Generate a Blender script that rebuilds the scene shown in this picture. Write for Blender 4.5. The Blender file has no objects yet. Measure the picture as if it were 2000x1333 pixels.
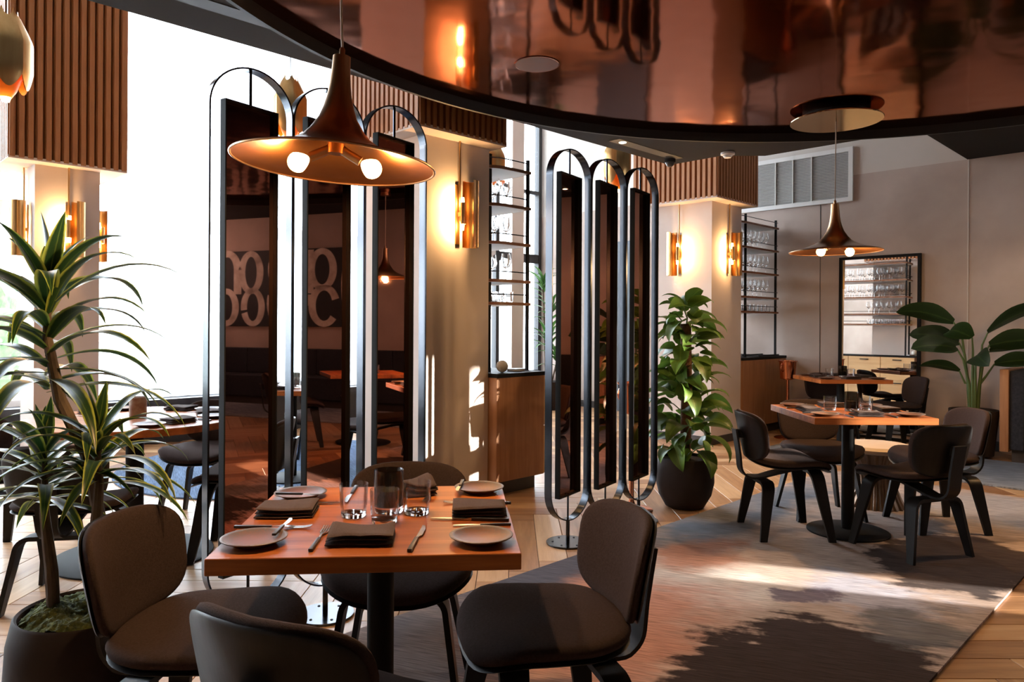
import bpy, bmesh, math, random
from math import sin, cos, pi, radians, hypot, sqrt, atan2
from mathutils import Vector, Matrix
random.seed(7)
S = bpy.context.scene
C = S.collection
YAW = radians(44.8)                      # the room runs at 44.8 degrees to the view
cy_, sy_ = cos(YAW), sin(YAW)
def W(a, b, z=0.0):                      # room coordinates (a along the window wall, b towards it) -> world
    return Vector((a*cy_ - b*sy_, a*sy_ + b*cy_, z))

# ------------------------------------------------------------------ camera, sky, sun, exposure
cam = bpy.data.cameras.new('camera')
co = bpy.data.objects.new('camera', cam); C.objects.link(co)
cam.sensor_width = 36.0; cam.lens = 25.63; cam.shift_y = -0.0164; cam.clip_start = 0.05
co.matrix_world = Matrix.Translation((0, 0, 1.27)) @ Matrix.Rotation(radians(90), 4, 'X') @ Matrix.Rotation(radians(0.31), 4, 'Z')
S.camera = co

w = bpy.data.worlds.new('sky'); S.world = w; w.use_nodes = True
wn = w.node_tree.nodes; wl = w.node_tree.links
bg = wn['Background']
tc = wn.new('ShaderNodeTexCoord'); sx = wn.new('ShaderNodeSeparateXYZ'); rp = wn.new('ShaderNodeValToRGB')
wl.new(tc.outputs['Generated'], sx.inputs[0]); wl.new(sx.outputs['Z'], rp.inputs[0])
rp.color_ramp.elements[0].position = 0.0; rp.color_ramp.elements[0].color = (0.80, 0.86, 0.93, 1)
rp.color_ramp.elements[1].position = 1.0; rp.color_ramp.elements[1].color = (0.70, 0.84, 1.0, 1)
wl.new(rp.outputs[0], bg.inputs[0])
bg.inputs[1].default_value = 13.0

sun = bpy.data.lights.new('sun', 'SUN'); sun.energy = 15.0; sun.angle = radians(0.45); sun.color = (1.0, 0.93, 0.82)
so = bpy.data.objects.new('sun', sun); C.objects.link(so)
SUN_DIR = Vector((-0.95, 0.31, -0.190)).normalized()
so.rotation_euler = SUN_DIR.to_track_quat('-Z', 'Y').to_euler(); so.location = (8, -3, 6)

def portal(a0, a1, b, z0, z1, facing):   # marks a window opening for the sampler; gives no light of its own
    L = bpy.data.lights.new('window_portal', 'AREA'); L.shape = 'RECTANGLE'
    L.size = abs(a1-a0); L.size_y = z1-z0; L.cycles.is_portal = True
    o = bpy.data.objects.new('window_portal', L); C.objects.link(o)
    o.location = W((a0+a1)/2, b, (z0+z1)/2)
    d = W(0, facing) - W(0, 0)
    o.rotation_euler = d.to_track_quat('-Z', 'Z').to_euler()
portal(-1.2, 8.75, 8.05, 0.5, 5.1, -1)
S.view_settings.view_transform = 'Standard'; S.view_settings.look = 'None'
S.view_settings.exposure = 0.8; S.view_settings.gamma = 1.0; S.view_settings.use_curve_mapping = False
cyc = S.cycles
cyc.use_denoising = True
cyc.max_bounces = 18; cyc.diffuse_bounces = 4; cyc.glossy_bounces = 6; cyc.transmission_bounces = 16; cyc.transparent_max_bounces = 32
cyc.caustics_reflective = False; cyc.caustics_refractive = False; cyc.sample_clamp_indirect = 5.0; cyc.blur_glossy = 0.5

# ------------------------------------------------------------------ materials
MATS = {}
def principled(name, col, rough=0.5, metal=0.0, spec=0.5, **kw):
    m = bpy.data.materials.new(name); m.use_nodes = True
    p = m.node_tree.nodes['Principled BSDF']
    p.inputs['Base Color'].default_value = (*col, 1); p.inputs['Roughness'].default_value = rough
    p.inputs['Metallic'].default_value = metal; p.inputs['Specular IOR Level'].default_value = spec
    for k, v in kw.items(): p.inputs[k].default_value = v
    MATS[name] = m
    return m, m.node_tree.nodes, m.node_tree.links, p
def N(nodes, typ, **props):
    n = nodes.new(typ)
    for k, v in props.items(): setattr(n, k, v)
    return n
def ramp(nodes, stops, interp='LINEAR'):
    r = nodes.new('ShaderNodeValToRGB'); r.color_ramp.interpolation = interp
    e = r.color_ramp.elements
    while len(e) < len(stops): e.new(0.5)
    for i, (p, c) in enumerate(stops): e[i].position = p; e[i].color = (*c, 1)
    return r
def mottled(name, c0, c1, scale=3.0, rough=0.8, bump=0.0, bscale=40.0, metal=0.0, stretch=(1,1,1), spec=0.4, coord='Object', detail=5):
    m, n, l, p = principled(name, c0, rough, metal, spec)
    t = N(n, 'ShaderNodeTexCoord'); mp = N(n, 'ShaderNodeMapping'); mp.inputs['Scale'].default_value = stretch
    l.new(t.outputs[coord], mp.inputs[0])
    ns = N(n, 'ShaderNodeTexNoise'); ns.inputs['Scale'].default_value = scale; ns.inputs['Detail'].default_value = detail
    l.new(mp.outputs[0], ns.inputs['Vector'])
    r = ramp(n, [(0.3, c0), (0.7, c1)]); l.new(ns.outputs[0], r.inputs[0]); l.new(r.outputs[0], p.inputs['Base Color'])
    if bump:
        n2 = N(n, 'ShaderNodeTexNoise'); n2.inputs['Scale'].default_value = bscale; n2.inputs['Detail'].default_value = 3
        l.new(mp.outputs[0], n2.inputs['Vector'])
        b = N(n, 'ShaderNodeBump'); b.inputs['Strength'].default_value = bump; b.inputs['Distance'].default_value = 0.01
        l.new(n2.outputs[0], b.inputs['Height']); l.new(b.outputs[0], p.inputs['Normal'])
    return m
def wood(name, dark, light, axis='X', rough=0.4, scale=1.0, coord='Object', spec=0.4, stave=0.0):
    m, n, l, p = principled(name, dark, rough, 0, spec)
    t = N(n, 'ShaderNodeTexCoord'); mp = N(n, 'ShaderNodeMapping')
    st = {'X': (1.5, 22, 22), 'Y': (22, 1.5, 22), 'Z': (22, 22, 1.5)}[axis]
    mp.inputs['Scale'].default_value = tuple(scale*s for s in st)
    l.new(t.outputs[coord], mp.inputs[0])
    ns = N(n, 'ShaderNodeTexNoise'); ns.inputs['Scale'].default_value = 1.0; ns.inputs['Detail'].default_value = 6; ns.inputs['Roughness'].default_value = 0.65
    l.new(mp.outputs[0], ns.inputs['Vector'])
    fac = ns.outputs[0]
    if stave:
        s = N(n, 'ShaderNodeSeparateXYZ'); l.new(t.outputs[coord], s.inputs[0])
        q = N(n, 'ShaderNodeMath', operation='MULTIPLY'); l.new(s.outputs['Y' if axis == 'X' else 'X'], q.inputs[0]); q.inputs[1].default_value = 1/stave
        fl = N(n, 'ShaderNodeMath', operation='FLOOR'); l.new(q.outputs[0], fl.inputs[0])
        wn_ = N(n, 'ShaderNodeTexWhiteNoise', noise_dimensions='1D'); l.new(fl.outputs[0], wn_.inputs['W'])
        mx = N(n, 'ShaderNodeMath', operation='MULTIPLY_ADD'); l.new(wn_.outputs[0], mx.inputs[0]); mx.inputs[1].default_value = 0.28
        ad = N(n, 'ShaderNodeMath', operation='SUBTRACT'); l.new(fac, ad.inputs[0]); ad.inputs[1].default_value = 0.14
        l.new(ad.outputs[0], mx.inputs[2]); fac = mx.outputs[0]
    r = ramp(n, [(0.3, dark), (0.7, light)]); l.new(fac, r.inputs[0]); l.new(r.outputs[0], p.inputs['Base Color'])
    b = N(n, 'ShaderNodeBump'); b.inputs['Strength'].default_value = 0.12; b.inputs['Distance'].default_value = 0.004
    l.new(ns.outputs[0], b.inputs['Height']); l.new(b.outputs[0], p.inputs['Normal'])
    return m

M_fabric = mottled('brown_wool', (0.034, 0.0225, 0.0205), (0.048, 0.032, 0.029), 160, 0.95, 0.25, 420, spec=0.08)
M_cream = mottled('cream_leather', (0.62, 0.48, 0.36), (0.68, 0.54, 0.42), 6, 0.6)
M_blackwood = wood('black_stained_ash', (0.005, 0.005, 0.0055), (0.011, 0.0105, 0.011), 'Z', 0.42, 1.4, spec=0.22)
M_blackmetal = principled('blackened_steel', (0.050, 0.054, 0.062), 0.2, 1.0, 0.5)[0]
M_matteblack = principled('matte_black', (0.0075, 0.0075, 0.008), 0.6, 0, 0.15)[0]
M_tabletop = wood('oiled_oak_top', (0.20, 0.050, 0.011), (0.48, 0.150, 0.036), 'X', 0.38, 1.0, stave=0.085, spec=0.28)
M_cabwood = wood('oak_veneer', (0.27, 0.115, 0.048), (0.40, 0.19, 0.085), 'Z', 0.5, 1.2)
M_slat = wood('fluted_oak', (0.30, 0.115, 0.040), (0.44, 0.19, 0.072), 'Z', 0.55, 1.0)
M_shelfwood = wood('walnut_shelf', (0.13, 0.05, 0.022), (0.22, 0.09, 0.04), 'Y', 0.45, 1.0)
M_whitepanel = principled('white_laminate', (0.78, 0.78, 0.78), 0.5)[0]
M_lightwood = wood('pale_oak_drawer', (0.50, 0.32, 0.15), (0.62, 0.42, 0.22), 'Y', 0.5, 1.0)
M_plaster = mottled('trowelled_plaster', (0.36, 0.275, 0.235), (0.50, 0.405, 0.35), 1.3, 0.75, 0.10, 6, detail=8)
M_column = mottled('column_plaster', (0.57, 0.475, 0.425), (0.64, 0.545, 0.49), 2.0, 0.8, 0.05, 12)
M_whitewall = mottled('white_paint', (0.70, 0.67, 0.64), (0.74, 0.71, 0.68), 2.0, 0.8)
M_upper = mottled('upper_wall_paint', (0.52, 0.46, 0.41), (0.56, 0.50, 0.45), 1.0, 0.8)
M_soffit = principled('charcoal_soffit', (0.030, 0.0285, 0.029), 0.9, 0, 0.08)[0]
M_slot = principled('black_slot', (0.006, 0.006, 0.006), 0.6)[0]
M_brass = mottled('brushed_brass', (0.52, 0.31, 0.12), (0.62, 0.39, 0.17), 30, 0.30, metal=1.0, stretch=(1,1,0.1))
M_bronze = mottled('antique_bronze', (0.40, 0.23, 0.115), (0.52, 0.31, 0.16), 14, 0.30, metal=1.0, stretch=(1,1,0.05))
M_bronzein = mottled('gilded_lining', (0.22, 0.085, 0.026), (0.29, 0.115, 0.036), 10, 0.36, metal=1.0)
M_copper = principled('polished_copper', (0.72, 0.28, 0.15), 0.16, 1.0)[0]
M_copperin = principled('orange_lacquer', (0.85, 0.27, 0.03), 0.45, 0.2)[0]
M_mirror = principled('bronze_mirror', (0.50, 0.235, 0.165), 0.015, 1.0)[0]
M_clearmirror = principled('silver_mirror', (0.88, 0.88, 0.87), 0.01, 1.0)[0]
M_steel = principled('brushed_steel', (0.62, 0.60, 0.57), 0.25, 1.0)[0]
M_handle = principled('dark_handle', (0.02, 0.019, 0.018), 0.35)[0]
M_napkin = mottled('brown_linen', (0.046, 0.027, 0.0225), (0.062, 0.038, 0.031), 220, 0.95, 0.3, 500)
M_cord = principled('fabric_cord', (0.55, 0.42, 0.32), 0.7)[0]
M_pot = mottled('dark_stoneware', (0.024, 0.0165, 0.015), (0.034, 0.024, 0.021), 8, 0.7, 0.05, 60, spec=0.15)
M_soil = mottled('soil', (0.02, 0.013, 0.008), (0.04, 0.026, 0.016), 40, 0.95, 0.5, 60)
M_moss = mottled('moss', (0.018, 0.028, 0.004), (0.085, 0.092, 0.012), 70, 0.95, 0.8, 120)
M_bark = mottled('cane_bark', (0.06, 0.04, 0.026), (0.13, 0.09, 0.06), 30, 0.85, 0.5, 60, stretch=(1,1,0.4))
M_pole = mottled('coir_pole', (0.06, 0.03, 0.015), (0.12, 0.06, 0.03), 60, 0.95, 0.6, 90)
M_white = principled('white_plastic', (0.72, 0.70, 0.68), 0.45)[0]
M_vent = principled('vent_enamel', (0.66, 0.63, 0.60), 0.5)[0]
M_ventback = principled('vent_back', (0.40, 0.39, 0.38), 0.8)[0]
M_booth = mottled('navy_patterned_weave', (0.012, 0.013, 0.019), (0.028, 0.030, 0.040), 45, 0.9, 0.2, 200)
M_stone = mottled('speckled_stone', (0.62, 0.56, 0.48), (0.80, 0.76, 0.70), 22, 0.8, 0.3, 40)
M_frame = principled('window_frame_white', (0.75, 0.75, 0.75), 0.5)[0]
M_sill = principled('dark_sill', (0.022, 0.022, 0.025), 0.5)[0]
M_base = principled('dark_baseboard', (0.035, 0.030, 0.029), 0.5)[0]
M_door = principled('blue_grey_door', (0.075, 0.088, 0.105), 0.5)[0]
M_pave = mottled('street_paving', (0.45, 0.45, 0.44), (0.55, 0.55, 0.54), 3, 0.9)
M_hedge = mottled('hedge_leaves', (0.05, 0.13, 0.035), (0.20, 0.34, 0.12), 9, 0.8, 1.0, 12)
M_facade = mottled('street_facade', (0.55, 0.56, 0.57), (0.66, 0.67, 0.68), 1, 0.9)

# plate: rust speckled centre, grey-brown rim
m, n, l, p = principled('speckled_plate', (0.2, 0.12, 0.08), 0.42)
t = N(n, 'ShaderNodeTexCoord'); ln = N(n, 'ShaderNodeVectorMath', operation='LENGTH'); l.new(t.outputs['Object'], ln.inputs[0])
ns = N(n, 'ShaderNodeTexNoise'); ns.inputs['Scale'].default_value = 140; l.new(t.outputs['Object'], ns.inputs['Vector'])
ad = N(n, 'ShaderNodeMath', operation='MULTIPLY_ADD'); l.new(ns.outputs[0], ad.inputs[0]); ad.inputs[1].default_value = 0.05; l.new(ln.outputs['Value'], ad.inputs[2])
r = ramp(n, [(0.050, (0.17, 0.050, 0.018)), (0.082, (0.115, 0.047, 0.026)), (0.097, (0.075, 0.053, 0.043)), (0.106, (0.12, 0.093, 0.08))])
l.new(ad.outputs[0], r.inputs[0]); l.new(r.outputs[0], p.inputs['Base Color']); M_plate = m

# oak floor planks: grain along the plank (UV), tone from plank to plank
m, n, l, p = principled('herringbone_oak', (0.35, 0.2, 0.1), 0.36, 0, 0.5)
uv = N(n, 'ShaderNodeUVMap'); ge = N(n, 'ShaderNodeNewGeometry'); oi = N(n, 'ShaderNodeObjectInfo')
sm = N(n, 'ShaderNodeMath', operation='ADD'); l.new(ge.outputs['Random Per Island'], sm.inputs[0]); l.new(oi.outputs['Random'], sm.inputs[1])
fr = N(n, 'ShaderNodeMath', operation='FRACT'); l.new(sm.outputs[0], fr.inputs[0])
cb = N(n, 'ShaderNodeCombineXYZ'); mu = N(n, 'ShaderNodeMath', operation='MULTIPLY'); mu.inputs[1].default_value = 50; l.new(fr.outputs[0], mu.inputs[0]); l.new(mu.outputs[0], cb.inputs['Z'])
va = N(n, 'ShaderNodeVectorMath', operation='ADD'); l.new(uv.outputs[0], va.inputs[0]); l.new(cb.outputs[0], va.inputs[1])
mp = N(n, 'ShaderNodeMapping'); mp.inputs['Scale'].default_value = (1.6, 20, 1); l.new(va.outputs[0], mp.inputs[0])
ns = N(n, 'ShaderNodeTexNoise'); ns.inputs['Scale'].default_value = 1.4; ns.inputs['Detail'].default_value = 7; ns.inputs['Roughness'].default_value = 0.62; l.new(mp.outputs[0], ns.inputs['Vector'])
mx = N(n, 'ShaderNodeMath', operation='MULTIPLY_ADD'); l.new(fr.outputs[0], mx.inputs[0]); mx.inputs[1].default_value = 0.55
sb = N(n, 'ShaderNodeMath', operation='MULTIPLY_ADD'); l.new(ns.outputs[0], sb.inputs[0]); sb.inputs[1].default_value = 0.75; sb.inputs[2].default_value = -0.14; l.new(sb.outputs[0], mx.inputs[2])
r = ramp(n, [(0.15, (0.19, 0.078, 0.031)), (0.5, (0.42, 0.22, 0.10)), (0.85, (0.62, 0.40, 0.22))]); l.new(mx.outputs[0], r.inputs[0]); l.new(r.outputs[0], p.inputs['Base Color'])
b = N(n, 'ShaderNodeBump'); b.inputs['Strength'].default_value = 0.08; b.inputs['Distance'].default_value = 0.003; l.new(ns.outputs[0], b.inputs['Height']); l.new(b.outputs[0], p.inputs['Normal'])
M_floor = m
M_sub = principled('floor_joint', (0.035, 0.022, 0.014), 0.8)[0]

# copper-red lacquered ceiling
m, n, l, p = principled('copper_red_lacquer', (0.25, 0.085, 0.054), 0.085, 1.0, **{'Specular Tint': (0.90, 0.68, 0.60, 1), 'Coat Weight': 0.12, 'Coat Roughness': 0.05, 'Coat IOR': 1.6})
t = N(n, 'ShaderNodeTexCoord'); ns = N(n, 'ShaderNodeTexNoise'); ns.inputs['Scale'].default_value = 2.2; ns.inputs['Detail'].default_value = 2
l.new(t.outputs['Object'], ns.inputs['Vector'])
b = N(n, 'ShaderNodeBump'); b.inputs['Strength'].default_value = 0.09; b.inputs['Distance'].default_value = 0.06
l.new(ns.outputs[0], b.inputs['Height']); l.new(b.outputs[0], p.inputs['Normal']); M_lacquer = m

# thin clear glass / smoked glass / window pane
def thin_glass(name, tint, refl=0.9, rough=0.0, base=0.04):
    m = bpy.data.materials.new(name); m.use_nodes = True; n = m.node_tree.nodes; l = m.node_tree.links
    n.remove(n['Principled BSDF'])
    tr = N(n, 'ShaderNodeBsdfTransparent'); tr.inputs[0].default_value = (*tint, 1)
    gl = N(n, 'ShaderNodeBsdfGlossy'); gl.inputs['Roughness'].default_value = rough; gl.inputs[0].default_value = (refl, refl, refl, 1)
    lw = N(n, 'ShaderNodeLayerWeight'); lw.inputs[0].default_value = 0.22
    mr = N(n, 'ShaderNodeMapRange'); mr.inputs['To Min'].default_value = base; mr.inputs['To Max'].default_value = 0.55
    l.new(lw.outputs['Fresnel'], mr.inputs[0])
    mx = N(n, 'ShaderNodeMixShader'); l.new(mr.outputs[0], mx.inputs[0]); l.new(tr.outputs[0], mx.inputs[1]); l.new(gl.outputs[0], mx.inputs[2])
    l.new(mx.outputs[0], n['Material Output'].inputs[0]); return m
M_glass = thin_glass('clear_glass', (0.96, 0.96, 0.96))
M_smoke = thin_glass('smoked_glass', (0.42, 0.42, 0.39))
M_pane = thin_glass('window_pane', (0.97, 0.98, 0.98), 0.8)
M_glassbase = principled('thick_glass_base', (0.95, 0.95, 0.95), 0.03, 0, 0.5, **{'Transmission Weight': 1.0, 'IOR': 1.45})[0]

# sheer curtain
m = bpy.data.materials.new('white_voile'); m.use_nodes = True; n = m.node_tree.nodes; l = m.node_tree.links; n.remove(n['Principled BSDF'])
tr = N(n, 'ShaderNodeBsdfTransparent'); tr.inputs[0].default_value = (0.95, 0.96, 0.97, 1)
tl = N(n, 'ShaderNodeBsdfTranslucent'); tl.inputs[0].default_value = (0.85, 0.87, 0.9, 1)
df = N(n, 'ShaderNodeBsdfDiffuse'); df.inputs[0].default_value = (0.8, 0.8, 0.8, 1)
m1 = N(n, 'ShaderNodeMixShader'); m1.inputs[0].default_value = 0.35; l.new(tl.outputs[0], m1.inputs[1]); l.new(df.outputs[0], m1.inputs[2])
m2 = N(n, 'ShaderNodeMixShader'); m2.inputs[0].default_value = 0.62; l.new(tr.outputs[0], m2.inputs[1]); l.new(m1.outputs[0], m2.inputs[2])
l.new(m2.outputs[0], n['Material Output'].inputs[0]); M_voile = m

def emitter(name, col, strength):
    m = bpy.data.materials.new(name); m.use_nodes = True; n = m.node_tree.nodes; l = m.node_tree.links; n.remove(n['Principled BSDF'])
    e = N(n, 'ShaderNodeEmission'); e.inputs[0].default_value = (*col, 1); e.inputs[1].default_value = strength
    l.new(e.outputs[0], n['Material Output'].inputs[0]); return m
M_bulb = emitter('warm_bulb', (1.0, 0.62, 0.26), 14)
M_sconcebulb = emitter('sconce_bulb', (1.0, 0.58, 0.22), 14)
M_down = emitter('downlight_lens', (1.0, 0.86, 0.66), 10)

# leaves: u across the blade, v along it
def leafmat(name, edge, mid, centre, rough=0.35):
    m, n, l, p = principled(name, mid, rough, 0, 0.5)
    uv = N(n, 'ShaderNodeUVMap'); s = N(n, 'ShaderNodeSeparateXYZ'); l.new(uv.outputs[0], s.inputs[0])
    a = N(n, 'ShaderNodeMath', operation='SUBTRACT'); l.new(s.outputs['X'], a.inputs[0]); a.inputs[1].default_value = 0.5
    ab = N(n, 'ShaderNodeMath', operation='ABSOLUTE'); l.new(a.outputs[0], ab.inputs[0])
    ns = N(n, 'ShaderNodeTexNoise'); ns.inputs['Scale'].default_value = 12; l.new(uv.outputs[0], ns.inputs['Vector'])
    ad = N(n, 'ShaderNodeMath', operation='MULTIPLY_ADD'); l.new(ns.outputs[0], ad.inputs[0]); ad.inputs[1].default_value = 0.08; l.new(ab.outputs[0], ad.inputs[2])
    r = ramp(n, [(0.05, centre), (0.10, mid), (0.36, mid), (0.46, edge)]); l.new(ad.outputs[0], r.inputs[0])
    oi = N(n, 'ShaderNodeObjectInfo'); hs = N(n, 'ShaderNodeHueSaturation'); mr = N(n, 'ShaderNodeMapRange'); mr.inputs['To Min'].default_value = 0.6; mr.inputs['To Max'].default_value = 1.35
    l.new(oi.outputs['Random'], mr.inputs[0]); l.new(mr.outputs[0], hs.inputs['Value']); l.new(r.outputs[0], hs.inputs['Color'])
    l.new(hs.outputs[0], p.inputs['Base Color'])
    p.inputs['Subsurface Weight'].default_value = 0.0
    tl = N(n, 'ShaderNodeBsdfTranslucent'); l.new(hs.outputs[0], tl.inputs[0])
    mx = N(n, 'ShaderNodeMixShader'); mx.inputs[0].default_value = 0.3; l.new(p.outputs[0], mx.inputs[1]); l.new(tl.outputs[0], mx.inputs[2])
    l.new(mx.outputs[0], n['Material Output'].inputs[0]); return m
M_dracaena = leafmat('dracaena_leaf', (0.30, 0.33, 0.05), (0.015, 0.042, 0.010), (0.07, 0.11, 0.02))
M_pothos = leafmat('pothos_leaf', (0.085, 0.15, 0.02), (0.070, 0.135, 0.018), (0.12, 0.20, 0.03), 0.45)
M_paddle = leafmat('paddle_leaf', (0.022, 0.05, 0.012), (0.016, 0.040, 0.010), (0.045, 0.085, 0.02), 0.5)
M_palm = leafmat('corner_plant_leaf', (0.10, 0.20, 0.05), (0.06, 0.15, 0.035), (0.10, 0.22, 0.05), 0.45)
M_stem = principled('green_stem', (0.07, 0.12, 0.03), 0.5)[0]

# rug: woven watercolour print in charcoal, rose, sand and slate
def rugmat(name, blobs, basecol, ax=(3.0, 1.0)):
    m, n, l, p = principled(name, basecol, 0.95, 0, 0.15)
    t = N(n, 'ShaderNodeTexCoord')
    w1 = N(n, 'ShaderNodeTexNoise'); w1.inputs['Scale'].default_value = 1.6; w1.inputs['Detail'].default_value = 6; w1.inputs['Roughness'].default_value = 0.62; l.new(t.outputs['Object'], w1.inputs['Vector'])
    sub = N(n, 'ShaderNodeVectorMath', operation='SUBTRACT'); l.new(w1.outputs['Color'], sub.inputs[0]); sub.inputs[1].default_value = (0.5, 0.5, 0.5)
    sc = N(n, 'ShaderNodeVectorMath', operation='SCALE'); l.new(sub.outputs[0], sc.inputs[0]); sc.inputs['Scale'].default_value = 0.9
    pos = N(n, 'ShaderNodeVectorMath', operation='ADD'); l.new(t.outputs['Object'], pos.inputs[0]); l.new(sc.outputs[0], pos.inputs[1])
    # streaky scallops along the weave
    mpS = N(n, 'ShaderNodeMapping', vector_type='TEXTURE'); mpS.inputs['Rotation'].default_value = (0, 0, radians(-64)); mpS.inputs['Scale'].default_value = (1/2.2, 1/16, 1); l.new(t.outputs['Object'], mpS.inputs[0])
    w2 = N(n, 'ShaderNodeTexNoise'); w2.inputs['Scale'].default_value = 1.0; w2.inputs['Detail'].default_value = 5; l.new(mpS.outputs[0], w2.inputs['Vector'])
    cur = None
    base = ramp(n, [(0.25, tuple(c*0.72 for c in basecol)), (0.5, basecol), (0.75, tuple(min(1, c*1.35) for c in basecol))]); l.new(w2.outputs[0], base.inputs[0])
    cur = base.outputs[0]
    for (x, y, rx, ry, soft, col, amt) in blobs:
        d = N(n, 'ShaderNodeVectorMath', operation='SUBTRACT'); l.new(pos.outputs[0], d.inputs[0]); d.inputs[1].default_value = (x, y, 0)
        q = N(n, 'ShaderNodeVectorMath', operation='MULTIPLY'); l.new(d.outputs[0], q.inputs[0]); q.inputs[1].default_value = (1/rx, 1/ry, 0)
        le = N(n, 'ShaderNodeVectorMath', operation='LENGTH'); l.new(q.outputs[0], le.inputs[0])
        st = N(n, 'ShaderNodeMath', operation='MULTIPLY_ADD'); l.new(w2.outputs[0], st.inputs[0]); st.inputs[1].default_value = 0.55; l.new(le.outputs['Value'], st.inputs[2])
        mr = N(n, 'ShaderNodeMapRange'); mr.interpolation_type = 'SMOOTHSTEP'; mr.inputs['From Min'].default_value = 1.27-soft; mr.inputs['From Max'].default_value = 1.27+soft
        mr.inputs['To Min'].default_value = amt; mr.inputs['To Max'].default_value = 0.0; l.new(st.outputs[0], mr.inputs[0])
        mx = N(n, 'ShaderNodeMix', data_type='RGBA'); l.new(mr.outputs[0], mx.inputs['Factor']); l.new(cur, mx.inputs['A']); mx.inputs['B'].default_value = (*col, 1)
        cur = mx.outputs['Result']
    # fine weave
    w3 = N(n, 'ShaderNodeTexNoise'); w3.inputs['Scale'].default_value = 1.0; w3.inputs['Detail'].default_value = 3
    mp3 = N(n, 'ShaderNodeMapping', vector_type='TEXTURE'); mp3.inputs['Rotation'].default_value = (0, 0, radians(-64)); mp3.inputs['Scale'].default_value = (1/9, 1/130, 1); l.new(t.outputs['Object'], mp3.inputs[0]); l.new(mp3.outputs[0], w3.inputs['Vector'])
    mr = N(n, 'ShaderNodeMapRange'); mr.inputs['From Min'].default_value = 0.3; mr.inputs['From Max'].default_value = 0.7; mr.inputs['To Min'].default_value = 0.62; mr.inputs['To Max'].default_value = 1.3; l.new(w3.outputs[0], mr.inputs[0])
    mm = N(n, 'ShaderNodeVectorMath', operation='SCALE'); l.new(cur, mm.inputs[0]); l.new(mr.outputs[0], mm.inputs['Scale'])
    l.new(mm.outputs[0], p.inputs['Base Color'])
    b = N(n, 'ShaderNodeBump'); b.inputs['Strength'].default_value = 0.35; b.inputs['Distance'].default_value = 0.004; l.new(w3.outputs[0], b.inputs['Height']); l.new(b.outputs[0], p.inputs['Normal'])
    return m

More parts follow.
